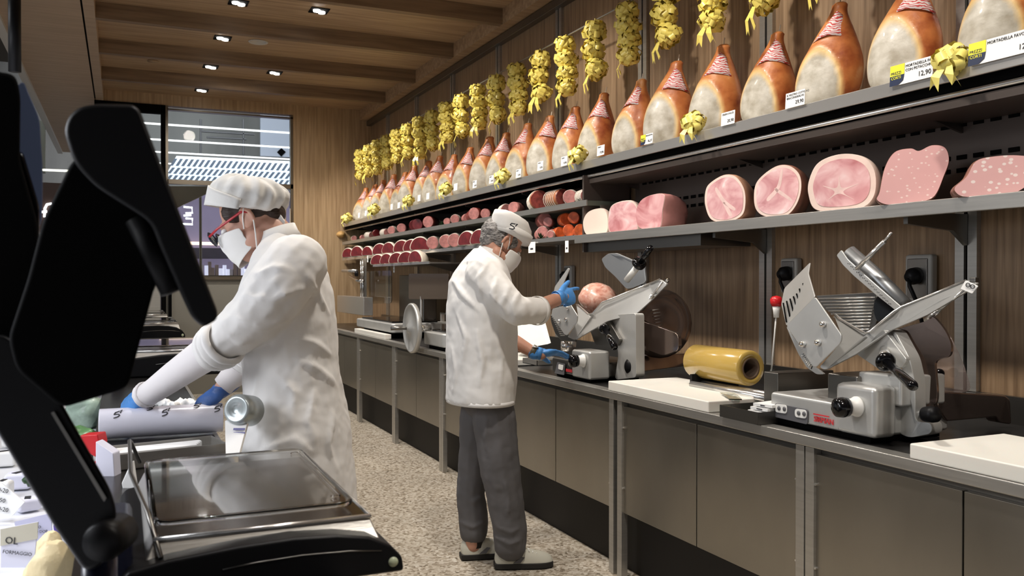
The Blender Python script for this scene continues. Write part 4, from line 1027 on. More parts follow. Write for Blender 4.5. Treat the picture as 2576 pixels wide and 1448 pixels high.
for x, y in ((222, 1208), (350, 1240)):
    pb_ = plate_on(sl, 'push_button', c5, xf-.005, [(x-38, y-32), (x+38, y-22), (x+38, y+34), (x-38, y+22)], .003, 'white_plastic', .012, (-1, 0, 0), .001)
    for dx in (-15, 20):
        o = PX(*c5(x+dx, y+dx*.15), xf-.008); knob(pb_, 'button_cap', o, (-1, 0, 0), [(.008, 0), (.008, .002), (.001, .003)], 'panel_grey')
p0 = PX(*c5(432, 1290), xf-.003); p1 = PX(*c5(532, 1308), xf-.003)
text('logo_text', 'SIRMAN', .026, p0, (0, -1, 0), (0, 0, 1), 'red_ink', sl, .001)
obj('logo_bar', MB().plate(XP(c5, xf-.003, [(430, 1238), (532, 1258), (532, 1266), (430, 1246)]), .001, dirn=(-1, 0, 0)), 'red_ink', sl)
kc = PX(*c5(715, 1195), xf-.004); kax = Vector((-1, .10, 0))
knob(sl, 'thickness_knob', kc, kax, [(.033, 0), (.033, .006), (.029, .012), (.026, .03), (.022, .032), (.001, .033)], 'white_plastic')
knob(sl, 'knob_grip', kc+kax*.028, kax, [(.018, 0), (.020, .006), (.031, .014), (.033, .03), (.030, .05), (.020, .058), (.001, .060)], 'black_gloss')
# pedestal under the carriage
obj('pedestal', MB().bx(2.24, 2.40, PX(*c5(715, 990), 2.24).y, PX(*c5(520, 990), 2.24).y, ZC+.10, PX(*c5(600, 985), 2.24).z), 'steel_dark', sl, bevel=.006)
obj('slide_rail', MB().bx(2.26, 2.46, PX(*c5(1000, 990), 2.26).y, PX(*c5(720, 990), 2.26).y, ZC+.12, PX(*c5(800, 975), 2.26).z), 'cast_alu', sl, bevel=.008)
# slotted end guard: lower and upper half
g1 = plate_on(sl, 'guard_plate', c5, 2.13, [(440, 480), (615, 735), (605, 785), (445, 940), (425, 932), (300, 740), (252, 670, 2.15)], .006, 'cast_alu', .012)
g2 = plate_on(sl, 'guard_plate', c5, 2.13, [(408, 256, 2.24), (396, 330, 2.20), (440, 482, 2.13), (252, 672, 2.15), (219, 530, 2.20), (240, 425, 2.24)], .005, 'cast_alu', .01)
for i, (xa, ya, yb_) in enumerate(((388, 362, 480), (364, 395, 495), (341, 430, 508), (322, 462, 520), (302, 480, 545), (280, 495, 575), (258, 510, 608), (236, 522, 645))):
    t1 = (ya-256)/416; t2 = (yb_-256)/416
    X1 = 2.235-.10*t1-.004; X2 = 2.235-.10*t2-.004
    pa = PX(*c5(xa-2, ya), X1-.003+(388-xa)*.00012); pb2 = PX(*c5(xa+18, yb_), X2-.003+(388-xa)*.00012)
    obj('slot', MB().tube([pa, pb2], .0028, 6), 'black_matte', g2)
for x, y in ((497, 662), (465, 780), (366, 790)):
    knob(g1, 'bolt', PX(*c5(x, y), 2.129), (-1, 0, .1), [(.011, 0), (.011, .008), (.008, .014), (.001, .016)], 'chrome')
# toothed rim under the guard
m = MB()
for k in range(9): m.tube([PX(*c5(366+k*7, 852+k*10), 2.15), PX(*c5(352+k*8, 862+k*11), 2.15)], .0022, 6)
obj('teeth', m, 'chrome', sl)
plate_on(sl, 'guard_back', c5, 2.20, [(252, 672), (300, 742), (430, 935), (500, 985), (450, 985), (385, 940), (330, 850), (280, 740)], .01, 'cast_alu', .01)
# ribbed gauge plate
rp = plate_on(sl, 'gauge_plate', c5, 2.46, [(445, 474), (835, 452), (870, 560), (820, 700), (760, 720), (560, 600), (500, 560)], .012, 'steel_dark', .006)
m = MB()
for k in range(11):
    y = 492+k*20; x0 = 462+k*17; m.tube([PX(*c5(x0, y+2), 2.458), PX(*c5(832-k*4, y-6+k*.8), 2.458)], .0032, 6)
obj('rib', m, 'steel_bright', rp, smooth=True)['kind'] = 'stuff'
plate_on(sl, 'blade_ring', c5, 2.44, [(845, 468), (905, 480), (990, 548), (950, 590), (850, 655), (822, 600), (818, 530)], .02, 'black_gloss', .02)
# carriage trough: two arms
plate_on(sl, 'carriage_arm', c5, 2.25, [(558, 588, 2.30), (600, 625, 2.27), (770, 722), (770, 745), (505, 958, 2.20), (468, 938, 2.18), (615, 775, 2.20), (608, 720, 2.22)], .012, 'cast_alu', .01)
ta = plate_on(sl, 'carriage_arm', c5, 2.25, [(765, 722), (800, 706), (950, 580, 2.30), (1000, 548, 2.33), (1430, 372, 2.48), (1500, 392, 2.48), (1440, 440, 2.47), (1170, 600, 2.38), (930, 700, 2.28), (705, 855, 2.25), (505, 958, 2.20)], .010, 'cast_alu', .01)
rod_(ta, 'bright_rim', XP(c5, 2.25, [(560, 590, 2.295), (600, 627, 2.265), (745, 708, 2.245), (770, 717, 2.243), (800, 704, 2.243), (950, 578, 2.295), (1000, 546, 2.325), (1200, 466, 2.395), (1425, 373, 2.473)]), .0035, 'steel_bright', 8)
# support arm: round back with dotted strip
p = XP(c5, 2.5, [(660, 195, 2.47), (830, 345, 2.49), (1020, 540, 2.47)])
rod_(sl, 'support_arm', p, [.030, .030, .030], mat('arm_grey', (.30, .31, .32), .38, .8), 24)
ds = plate_on(sl, 'scale_strip', c5, 2.43, [(578, 212), (610, 175), (650, 235), (720, 300), (850, 415), (1000, 545), (965, 572), (830, 465), (690, 345), (620, 275)], .006, 'cast_alu', .008)
m = MB()
for k in range(15):
    for o_ in (0, 14):
        m.lathe([(.0016, 0), (.0016, .001)], PX(*c5(655+k*19+o_*.8, 265+k*18.5+o_*.2), 2.429), (-1, 0, 0), 6)
obj('scale_mark', m, 'ink', ds)['kind'] = 'stuff'
rod_(sl, 'spike_rod', XP(c5, 2.42, [(712, 298), (892, 122)]), .0085, 'steel_bright'); rod_(sl, 'spike_rod', XP(c5, 2.42, [(885, 128), (937, 65)]), .0045, 'steel_bright')
rod_(sl, 'pusher_rod', XP(c5, 2.44, [(1160, 638), (1245, 574)]), .0085, 'steel_bright'); rod_(sl, 'pusher_rod', XP(c5, 2.44, [(1225, 590), (1415, 432)]), .004, 'steel_bright')
tg = plate_on(sl, 'number_tag', c5, 2.43, [(1418, 374), (1500, 412), (1462, 462), (1385, 430)], .004, 'paper', .004)
o_ = PX(*c5(1452, 438), 2.427); 
m = MB()
for q in (-1, 1): m.tube([PX(*c5(1450+q*15+13*math.cos(a), 410+q*5+13*math.sin(a)), 2.427) for a in [k*math.pi/6 for k in range(13)]], .0014, 6, cap=False)
obj('number_mark', m, 'ink', tg)
obj('clip', MB().box(PX(*c5(1478, 372), 2.45), (.02, .022, .016)), 'steel_dark', sl, bevel=.003)
# front cheek with the carriage handle
plate_on(sl, 'front_cheek', c5, 2.285, [(705, 852), (885, 690), (960, 790), (1040, 892), (1000, 945), (850, 950)], .02, 'cast_alu', .012)
hk = PX(*c5(868, 850), 2.28); he = PX(*c5(905, 905), 2.22)
rod_(sl, 'handle_shaft', [PX(*c5(895, 830), 2.29), PX(*c5(890, 890), 2.23)], .018, 'steel_bright')
knob(sl, 'handle_collar', PX(*c5(900, 905), 2.235), (PX(*c5(1080, 1065), 2.10)-PX(*c5(905, 905), 2.22)), [(.020, -.012), (.030, -.008), (.032, 0), (.026, .008), (.016, .012)], 'black_gloss')
rod_(sl, 'carriage_handle', [PX(*c5(905, 905), 2.23), PX(*c5(990, 982), 2.16), PX(*c5(1075, 1058), 2.10), PX(*c5(1085, 1068), 2.095)], [.013, .0145, .0155, .012], 'black_gloss', 20)
# main casting and blade cover
plate_on(sl, 'main_casting', c5, 2.30, [(900, 690, 2.33), (960, 705), (1055, 880), (1090, 1040), (1092, 1290), (1200, 1300, 2.36), (1200, 1372, 2.36), (1060, 1398), (985, 1375), (975, 1050), (1010, 945)], .05, 'cast_alu', .02)
mat('cover', (.30, .23, .20), .13, .9)  # mirror metal, the brown of the reflected wood is put into its colour
plate_on(sl, 'blade_cover', c5, 2.36, [(930, 702), (1165, 640), (1205, 600, 2.4), (1290, 700, 2.42), (1330, 800, 2.44), (1320, 872, 2.44), (1215, 890, 2.4), (1235, 1090, 2.4), (1230, 1190, 2.4), (1095, 1200), (1085, 1040), (1055, 890)], .01, 'cover', .03)
mat('cover_glass', (.45, .35, .32), .1, .6, alpha=.35)
plate_on(sl, 'slice_deflector', c5, 2.52, [(1200, 640), (1300, 700), (1400, 900), (1460, 1100), (1240, 1110), (1200, 900)], .004, 'cover_glass', .03)
knob(sl, 'lock_knob', PX(*c5(1262, 978), 2.50), (-1, -.2, 0), [(.012, 0), (.016, .008), (.016, .02), (.001, .024)], 'black_gloss')
k1 = PX(*c5(1085, 1245), 2.31); k2 = PX(*c5(1150, 1245), 2.28)
rod_(sl, 'shaft', [PX(*c5(1085, 1240), 2.34), PX(*c5(1160, 1245), 2.32)], .010, 'chrome')
ka = (PX(*c5(1300, 1248), 2.33)-PX(*c5(1150, 1245), 2.33)).normalized()
knob(sl, 'blade_knob', PX(*c5(1150, 1245), 2.32), ka, [(.022, 0), (.024, .006), (.026, .03), (.024, .046), (.001, .05)], 'black_plastic')
rb = MB(); a = PX(*c5(1250, 1100), 2.46); b_ = PX(*c5(1700, 1130), 2.86)
obj('rear_base', MB().plate(rounded([PX(*c5(1240, 1095), 2.44), PX(*c5(1680, 1122), 2.84), PX(*c5(1712, 1150), 2.86), PX(*c5(1722, 1312), 2.86), PX(*c5(1640, 1300), 2.82), PX(*c5(1620, 1262), 2.80), PX(*c5(1300, 1292), 2.50), PX(*c5(1240, 1200), 2.44)], .01), .05, dirn=(0, 1, 0)), 'cover', sl, bevel=.005)
# ------------------------------------------------------------------ middle slicer (man's)
s2 = thing('meat_slicer', 'grey gravity meat slicer used by the man, with round blade cover and black T handle', 'slicer', (2.4, 3.8, ZC), 'meat slicers on the counter')
ya = PX(*c6(280, 950), xf).y; yb2 = PX(*c6(528, 1000), xf).y
obj('base', MB().bx(xf, 2.5, yb2+.01, ya, ZC+.02, ZC+.10), 'steel_dark', s2, bevel=.01)
obj('foot', MB().bx(xf+.02, 2.48, yb2+.03, ya-.02, ZC+.001, ZC+.021), 'black_matte', s2)
hr = PX(*c6(668, 990), 2.30)
obj('motor_housing', MB().bx(xf-.004, 2.29, yb2, PX(*c6(410, 900), xf).y, ZC+.015, PX(*c6(528, 838), xf).z), 'cast_alu', s2, bevel=.014)
plate_on(s2, 'control_panel', c6, xf-.006, [(318, 905), (368, 918), (362, 990), (300, 978)], .003, 'panel_grey', .006, (-1, 0, 0), .0008)
plate_on(s2, 'push_button', c6, xf-.010, [(325, 918), (356, 926), (352, 960), (322, 950)], .002, 'white_plastic', .008, (-1, 0, 0), .0008)
obj('logo_bar', MB().plate(XP(c6, xf-.008, [(372, 948), (411, 955), (411, 974), (372, 966)]), .001, dirn=(-1, 0, 0)), 'red_ink', s2)
kc = PX(*c6(488, 896), xf-.004); kax = Vector((-1, .15, 0))
knob(s2, 'thickness_knob', kc, kax, [(.035, 0), (.035, .006), (.030, .012), (.026, .03), (.001, .033)], 'white_plastic')
knob(s2, 'knob_grip', kc+kax*.026, kax, [(.018, 0), (.030, .010), (.034, .03), (.030, .05), (.001, .058)], 'black_gloss')
plate_on(s2, 'guard_plate', c6, 2.15, [(282, 560), (398, 528), (447, 605), (443, 645), (378, 732), (362, 728), (276, 600)], .006, 'cast_alu', .012)
plate_on(s2, 'guard_plate', c6, 2.20, [(384, 292), (395, 300), (352, 400), (350, 520, 2.17), (285, 560, 2.16), (280, 520), (298, 415)], .005, 'cast_alu', .01)
m = MB()
for k in range(12): m.tube([PX(*c6(276+k*5.5, 600+k*12), 2.16), PX(*c6(292+k*6.5, 598+k*12), 2.155)], .003, 6)
obj('teeth', m, 'steel_bright', s2)
plate_on(s2, 'guard_back', c6, 2.20, [(272, 590), (300, 610), (350, 700), (430, 760), (430, 775), (340, 765), (300, 720), (272, 640)], .012, 'steel_dark', .01)
for x, y in ((385, 555), (330, 640), (374, 630)): knob(s2, 'bolt', PX(*c6(x, y), 2.149), (-1, 0, .1), [(.011, 0), (.011, .008), (.001, .014)], 'chrome')
rod_(s2, 'carriage_post', [PX(*c6(388, 770), 2.24), PX(*c6(388, 832), 2.24)], .042, 'steel_bright', 22)
plate_on(s2, 'carriage_arm', c6, 2.24, [(438, 528, 2.28), (520, 600), (530, 615), (428, 762, 2.2), (382, 742, 2.18), (448, 640, 2.2), (450, 605, 2.21)], .012, 'cast_alu', .008)
ta = plate_on(s2, 'carriage_arm', c6, 2.25, [(515, 598), (545, 590), (605, 520, 2.28), (985, 368, 2.46), (1030, 398, 2.48), (930, 500, 2.42), (830, 590, 2.36), (640, 640, 2.27), (428, 764, 2.2)], .010, 'cast_alu', .01)
rod_(ta, 'bright_rim', XP(c6, 2.245, [(440, 530, 2.275), (515, 596), (545, 588), (605, 518, 2.275), (985, 366, 2.455)]), .004, 'steel_bright', 8)
plate_on(s2, 'front_cheek', c6, 2.29, [(520, 680), (620, 580), (720, 760), (700, 800), (560, 790)], .02, 'steel_dark', .01)
plate_on(s2, 'main_casting', c6, 2.31, [(610, 568), (640, 600), (825, 588), (828, 1005), (706, 1020), (690, 1010), (712, 860), (690, 720)], .05, 'cast_alu', .02)
plate_on(s2, 'back_plate', c6, 2.42, [(828, 600), (870, 640), (1100, 720), (1105, 830), (1000, 865), (830, 800)], .02, 'cover', .03)
bc = PX(*c6(985, 655), 2.55); ny = Vector((-.15, -1, .0)).normalized()
knob(s2, 'blade_cover', bc, ny, [(.175, -.02), (.18, -.012), (.18, 0), (.172, .006), (.13, .012), (.12, .010), (.08, .012), (.001, .014)], 'cover')
m = MB()
for k in range(9): m.tube([bc+ny*.016+Vector((-.055+k*.004, 0, .07-k*.016)), bc+ny*.016+Vector((-.015+k*.004, 0, .075-k*.016))], .0022, 6)
obj('rib', m, 'steel_bright', s2, smooth=True)
knob(s2, 'lock_knob', PX(*c6(965, 775), 2.50), (-.2, -1, 0), [(.014, 0), (.016, .015), (.001, .02)], 'black_gloss')
knob(s2, 'bolt', PX(*c6(845, 645), 2.36), (-1, -.5, 0), [(.012, 0), (.010, .012), (.001, .016)], 'chrome')
rod_(s2, 'pusher_rod', XP(c6, 2.42, [(868, 562), (935, 470)]), .010, 'steel_bright'); rod_(s2, 'pusher_rod', XP(c6, 2.43, [(900, 515), (1000, 385)]), .005, 'steel_bright')
knob(s2, 'bolt', PX(*c6(1032, 373), 2.47), (-1, -1, 0), [(.012, 0), (.010, .012), (.001, .016)], 'chrome')
rod_(s2, 'handle_shaft', XP(c6, 2.28, [(590, 675), (615, 690, 2.25)]), .016, 'steel_bright')
knob(s2, 'handle_collar', PX(*c6(622, 692), 2.25), (PX(*c6(690, 805), 2.17)-PX(*c6(630, 700), 2.24)), [(.018, -.015), (.028, -.008), (.028, .004), (.016, .014)], 'black_gloss')
rod_(s2, 'carriage_handle', XP(c6, 2.2, [(628, 700, 2.24), (660, 755, 2.2), (688, 808, 2.17)]), [.014, .016, .016], 'black_gloss', 18)
knob(s2, 'blade_knob', PX(*c6(790, 932), 2.33), (.5, -.85, 0), [(.028, -.02), (.040, -.01), (.040, .02), (.034, .03), (.001, .032)], 'black_plastic')
obj('rear_base', MB().plate(rounded([PX(*c6(830, 868), 2.40), PX(*c6(1170, 848), 2.86), PX(*c6(1195, 865), 2.88), PX(*c6(1195, 925), 2.88), PX(*c6(860, 968), 2.42)], .01), .05, dirn=(0, 1, 0)), 'cover', s2, bevel=.005)
# pusher plate with T handle leaning back
plate_on(s2, 'pusher_plate', c6, 2.44, [(600, 235), (645, 200), (700, 196), (880, 275, 2.52), (895, 385, 2.52), (800, 425), (765, 432), (690, 350), (625, 290)], .010, 'arm_grey', .02)
rod_(s2, 'handle_shaft', XP(c6, 2.38, [(768, 372), (833, 290)]), .017, 'white_plastic')
knob(s2, 'handle_collar', PX(*c6(848, 262), 2.38), (PX(*c6(925, 165), 2.38)-PX(*c6(848, 262), 2.38)), [(.024, -.016), (.036, -.010), (.036, .008), (.018, .016)], 'black_gloss')
rod_(s2, 'push_handle', XP(c6, 2.38, [(850, 262), (895, 200), (925, 160)]), [.016, .017, .015], 'black_gloss', 18)
# meat being sliced
mm = MB(); mc = PX(*c6(580, 492), 2.44)
rt_ = Matrix.Rotation(.5, 3, 'X'); mm.ell(mc, (.115, .095, .085), rt_, 24, 16)
ramp_mat('sliced_meat', [(.3, (.58, .22, .16)), (.5, (.78, .43, .34)), (.7, (.88, .68, .58))], scale=22, rough=.25, dist=1.2, coat=.3)
tag(obj('cooked_meat_piece', mm, 'sliced_meat', smooth=True, disp=.02, dscale=.05), 'pink marbled piece of meat held on the slicer by the man', 'meat')
# ------------------------------------------------------------------ film dispenser, trays
fr_ = thing('film_dispenser', 'black and steel cling film dispenser under the yellow roll', 'dispenser', (2.45, 3.2, ZC))
a = PX(1742, 965, 2.30); b = PX(1940, 975, 2.30)
obj('tray', MB().bx(2.30, 2.62, b.y, a.y+.05, ZC+.002, ZC+.03), 'steel_dark', fr_, bevel=.003)
obj('end_box', MB().bx(2.28, 2.56, b.y-.06, b.y+.02, ZC+.002, PX(1925, 932, 2.30).z), 'steel_dark', fr_, bevel=.004)
obj('end_post', MB().bx(2.34, 2.60, a.y+.06, a.y+.075, ZC+.002, ZC+.10), 'black_plastic', fr_)
for k in (0, 1): rod_(fr_, 'roller', [Vector((2.34+k*.06, b.y+.02, ZC+.055)), Vector((2.34+k*.06, a.y+.06, ZC+.055))], .016, 'steel_bright')
rl_ = thing('film_roll', 'large golden yellow cling film roll on its dispenser', 'film roll', (2.45, 3.2, ZC+.1))
ca = PX(1768, 893, 2.46); cb = PX(1908, 900, 2.46); ax = Vector((0, -1, 0)); Ly = ca.y-cb.y; zc_ = ZC+.077+.075
cc_ = Vector((2.46-.04, ca.y, zc_))
obj('film', MB().lathe([(.045, 0), (.071, .002), (.075, .008), (.075, Ly-.008), (.071, Ly-.002), (.045, Ly), (.045, 0)], cc_, ax, 48, cap=False), 'film', rl_, smooth=True)
obj('core', MB().lathe([(.045, -.002), (.045, Ly+.002), (.038, Ly+.002), (.038, -.002), (.045, -.002)], cc_, ax, 40, cap=False), 'film_core', rl_, smooth=True)
tag(obj('film_scrap', MB().plate([Vector((2.30, b.y+.22, ZC+.062)), Vector((2.24, b.y+.10, ZC+.053)), Vector((2.20, b.y+.13, ZC+.053)), Vector((2.27, b.y+.28, ZC+.06))], .004), 'glass_clear'), 'crumpled clear film end hanging off the dispenser onto the white board', 'film')
def open_tray(name, label, x0, x1, y0, y1, z0, h, m, flare=.01, cat='tray', t=.003):
    root = thing(name, label, cat, ((x0+x1)/2, (y0+y1)/2, z0)); mm = MB(); mm.bx(x0, x1, y0, y1, z0, z0+t)
    mm.bx(x0, x0+t, y0, y1, z0, z0+h); mm.bx(x1-t, x1, y0, y1, z0, z0+h); mm.bx(x0, x1, y0, y0+t, z0, z0+h); mm.bx(x0, x1, y1-t, y1, z0, z0+h)
    obj('tray_body', mm, m, root); return root
a = PZ(1830, 1046, ZC+.002); b = PZ(1922, 1068, ZC+.002)
tr = open_tray('label_tray', 'small steel tray holding printed labels beside the front slicer', 2.085, 2.28, b.y, a.y, ZC+.003, .045, 'steel_dark')
for k in range(5):
    z = ZC+.010+k*.014
    o = tag(obj('label_stack', MB().box((2.17+k*.006, b.y+.07-k*.006, z), (.12, .085, .010), Matrix.Rotation(.1*k-.2, 3, 'Z')), 'paper'), 'printed white label pad in the small steel tray, %s of the pile' % ('bottom', 'second', 'middle', 'fourth', 'top')[k], 'label pad', 'label pads in the small steel tray')
    obj('print', MB().box((2.17+k*.006-.0605, b.y+.07-k*.006, z), (.0008, .05, .004)), 'ink', o)
tub = thing('clear_tub', 'clear plastic tub behind the golden film roll', 'tub', PX(2020, 945, 2.62))
a = PX(1962, 930, 2.60); b = PX(2075, 955, 2.60)
obj('tub_body', MB().bx(2.60, 2.80, b.y, a.y, ZC+.002, ZC+.07), 'glass_clear', tub, bevel=.01)
obj('rim', MB().bx(2.59, 2.81, b.y-.01, a.y+.01, ZC+.071, ZC+.076), 'white_plastic', tub, bevel=.002)
a = PZ(1392, 936, ZC+.002)
open_tray('steel_tray', 'low steel tray in front of the board below the lower hand of the man', 2.12, 2.26, a.y-.02, a.y+.17, ZC+.045, .03, 'steel')
# red fittings with cord
for u, v, X, lb in ((1953, 757, 2.62, 'red round fitting with clear neck and thin cord left of the front slicer'), (1015, 720, 2.72, 'red round fitting with white neck and thin cord behind the flywheel slicer')):
    p = PX(u, v, X); t = thing('bottle', lb, 'bottle', p, 'red topped clear bottles on the counter')
    zt = p.z; sc_ = 1.0
    knob(t, 'cap', p, Z, [(.020, -.022), (.026, -.008), (.027, .008), (.018, .02), (.001, .024)], 'red_plastic')
    knob(t, 'neck', p-Z*.022, -Z, [(.018, 0), (.014, .02), (.012, .05), (.001, .05)], 'white_plastic')
    rod_(t, 'tube', [p-Z*.06, p-Z*.14+Vector((0, .01, 0)), Vector((p.x, p.y+.04, ZC+.05))], .0035, 'white_plastic', 8)
    knob(t, 'bottle_body', Vector((p.x, p.y+.02, ZC)), Z, [(.03, .003), (.032, .01), (.032, .08), (.016, .11), (.012, .13), (.001, .131)], 'glass_clear')
# ------------------------------------------------------------------ flywheel slicer
s3 = thing('flywheel_slicer', 'silver flywheel slicer with crank wheel just left of the man', 'slicer', (2.4, 6, ZC))
fc = PX(1034, 825, 2.03); fx = Vector((-1, 0, 0))
knob(s3, 'flywheel', fc+fx*.0, fx, [(.05, -.03), (.187, -.028), (.192, -.02), (.192, .002), (.185, .010), (.176, .008), (.172, .004), (.05, .012), (.03, .03), (.001, .032)], 'cast_alu')
rod_(s3, 'crank_handle', [fc+fx*.01+Vector((0, .02, 0)), fc+fx*.15+Vector((0, .03, 0))], [.012, .016], 'wood_handle' if 'wood_handle' in MAT else 'steel_dark')
rod_(s3, 'axle', [fc-fx*.02, fc-fx*.16], .022, 'steel_bright')
m = MB(); y0 = fc.y-.42; y1 = fc.y+.05
obj('base', MB().plate(rounded([Vector((2.14, y1, ZC+.03)), Vector((2.14, y0, ZC+.03)), Vector((2.62, y0, ZC+.03)), Vector((2.62, y1, ZC+.03))], .05, 6), .10, dirn=(0, 0, 1)), 'cast_alu', s3, bevel=.012)
obj('foot', MB().bx(2.18, 2.58, y0+.05, y1-.04, ZC+.001, ZC+.031), 'black_matte', s3)
obj('drip_plate', MB().bx(2.20, 2.56, y0+.05, y1-.05, ZC+.131, ZC+.145), 'black_gloss', s3, bevel=.004)
obj('carriage', MB().bx(2.24, 2.50, y0+.02, y1-.06, ZC+.19, ZC+.205), 'steel', s3, bevel=.003)
for yy in (y0+.08, y0+.2, y1-.09): obj('post', MB().bx(2.26, 2.29, yy, yy+.025, ZC+.14, ZC+.27), 'steel_bright', s3, bevel=.003)
obj('clamp_bar', MB().bx(2.255, 2.275, y0+.04, y1-.08, ZC+.262, ZC+.274), 'chrome', s3)
obj('guard_plate', MB().plate(rounded([PX(1028, 688, 2.45), PX(1128, 688, 2.45), PX(1128, 752, 2.45), PX(1028, 752, 2.45)], .03), .006, dirn=(1, 0, 0)), 'cover', s3)
obj('guard_stand', MB().tube([PX(1060, 745, 2.46), PX(1060, 800, 2.44)], .012, 10), 'steel_bright', s3)
knob(s3, 'side_knob', PX(1067, 826, 2.12), fx, [(.02, 0), (.02, .02), (.001, .024)], 'chrome')
# ------------------------------------------------------------------ farthest slicer with upright ruler column
s4 = thing('column_slicer', 'farthest silver slicer with a ruler column and clear guard, right of the woman', 'slicer', (2.4, 8.6, ZC))
p = PX(985, 800, 2.20); p2 = PX(848, 806, 2.20)
obj('base', MB().plate(rounded([Vector((2.20, p.y, ZC+.05)), Vector((2.20, p.y+1.3, ZC+.05)), Vector((2.78, p.y+1.3, ZC+.05)), Vector((2.78, p.y, ZC+.05))], .05, 6), .085, dirn=(0, 0, 1)), 'cast_alu', s4, bevel=.012)
obj('foot', MB().bx(2.26, 2.7, p.y+.1, p.y+1.2, ZC+.002, ZC+.05), 'black_matte', s4)
obj('drip_plate', MB().bx(2.24, 2.72, p.y+.12, p.y+1.2, ZC+.136, ZC+.15), 'black_gloss', s4)
cp = PX(914, 745, 2.45); ct = PX(914, 650, 2.45)
obj('column', MB().bx(2.44, 2.48, cp.y-.03, cp.y+.03, ZC+.145, ct.z), 'steel', s4, bevel=.003)
for q in (-1, 1): rod_(s4, 'column_rod', [Vector((2.435, cp.y+q*.045, ZC+.145)), Vector((2.435, cp.y+q*.045, ct.z))], .008, 'chrome')
obj('carriage_box', MB().bx(2.34, 2.44, PX(915, 760, 2.34).y, PX(848, 760, 2.34).y, ZC+.15, PX(880, 745, 2.34).z), 'steel_bright', s4, bevel=.004)
rod_(s4, 'clamp_arm', [PX(862, 681, 2.4), PX(896, 681, 2.42)], .018, 'steel_bright')
rod_(s4, 'clamp_arm', [PX(880, 696, 2.38), PX(900, 706, 2.40), PX(914, 706, 2.42)], .016, 'chrome')
knob(s4, 'clamp_knob', PX(900, 688, 2.4), fx, [(.03, 0), (.03, .03), (.001, .035)], 'black_plastic')
obj('clear_guard', MB().plate(rounded([PX(922, 682, 2.5), PX(985, 680, 2.5), PX(985, 762, 2.5), PX(922, 764, 2.5)], .05), .005, dirn=(1, 0, 0)), 'glass_clear', s4)
obj('back_case', MB().bx(2.66, 2.8, p.y+.5, p.y+1.3, ZC+.14, PX(850, 695, 2.66).z), 'steel_dark', s4, bevel=.01)
# ================================================================== cut hams on the right shelf
ramp_mat('ham_face', [(.28, (.48, .17, .18)), (.45, (.66, .33, .34)), (.6, (.77, .48, .48)), (.72, (.86, .70, .68))], scale=7, detail=3, rough=.3, dist=1.6, coat=.2)
mat('ham_pale', (.88, .70, .60), .4, var=.06, vscale=8, coat=.1)
mat('ham_rind', (.62, .34, .22), .4, var=.35, vscale=12, coat=.2)
mat('ham_rind_dark', (.30, .13, .09), .4, var=.4, vscale=14, coat=.3)
mat('streak', (.84, .60, .56), .35, var=.15, vscale=30)
mat('ham_rim', (.84, .66, .58), .4, var=.1, vscale=20)
def dots(name, base, dot, scale, size):
    m = bpy.data.materials.new(name); m.use_nodes = True; MAT[name] = m; nt = m.node_tree; b = nt.nodes['Principled BSDF']; b.inputs['Roughness'].default_value = .35
    tc = nt.nodes.new('ShaderNodeTexCoord'); v = nt.nodes.new('ShaderNodeTexVoronoi'); v.inputs['Scale'].default_value = scale; v.inputs['Randomness'].default_value = 1
    mp = nt.nodes.new('ShaderNodeMapping'); mp.inputs['Scale'].default_value = (1, 1, 1.3); nt.links.new(tc.outputs['Object'], mp.inputs[0]); nt.links.new(mp.outputs[0], v.inputs['Vector'])
    r = nt.nodes.new('ShaderNodeValToRGB'); r.color_ramp.elements[0].position = size; r.color_ramp.elements[0].color = (*dot, 1); r.color_ramp.elements[1].position = size+.06; r.color_ramp.elements[1].color = (*base, 1)
    nt.links.new(v.outputs['Distance'], r.inputs[0]); nt.links.new(r.outputs[0], b.inputs['Base Color'])
dots('mortadella', (.76, .43, .42), (.88, .66, .62), 46, .17)
dots('mortadella_coarse', (.76, .44, .43), (.90, .76, .72), 40, .24)
def smooth_outline(pts, n=6):
    out = []; k = len(pts)
    for i in range(k):
        p0, p1, p2, p3 = pts[i-1], pts[i], pts[(i+1) % k], pts[(i+2) % k]
        for j in range(n):
            t = j/n; out.append(.5*((2*p1)+(p2-p0)*t+(2*p0-5*p1+4*p2-p3)*t*t+(3*p1-p0-3*p2+p3)*t**3))
    return out
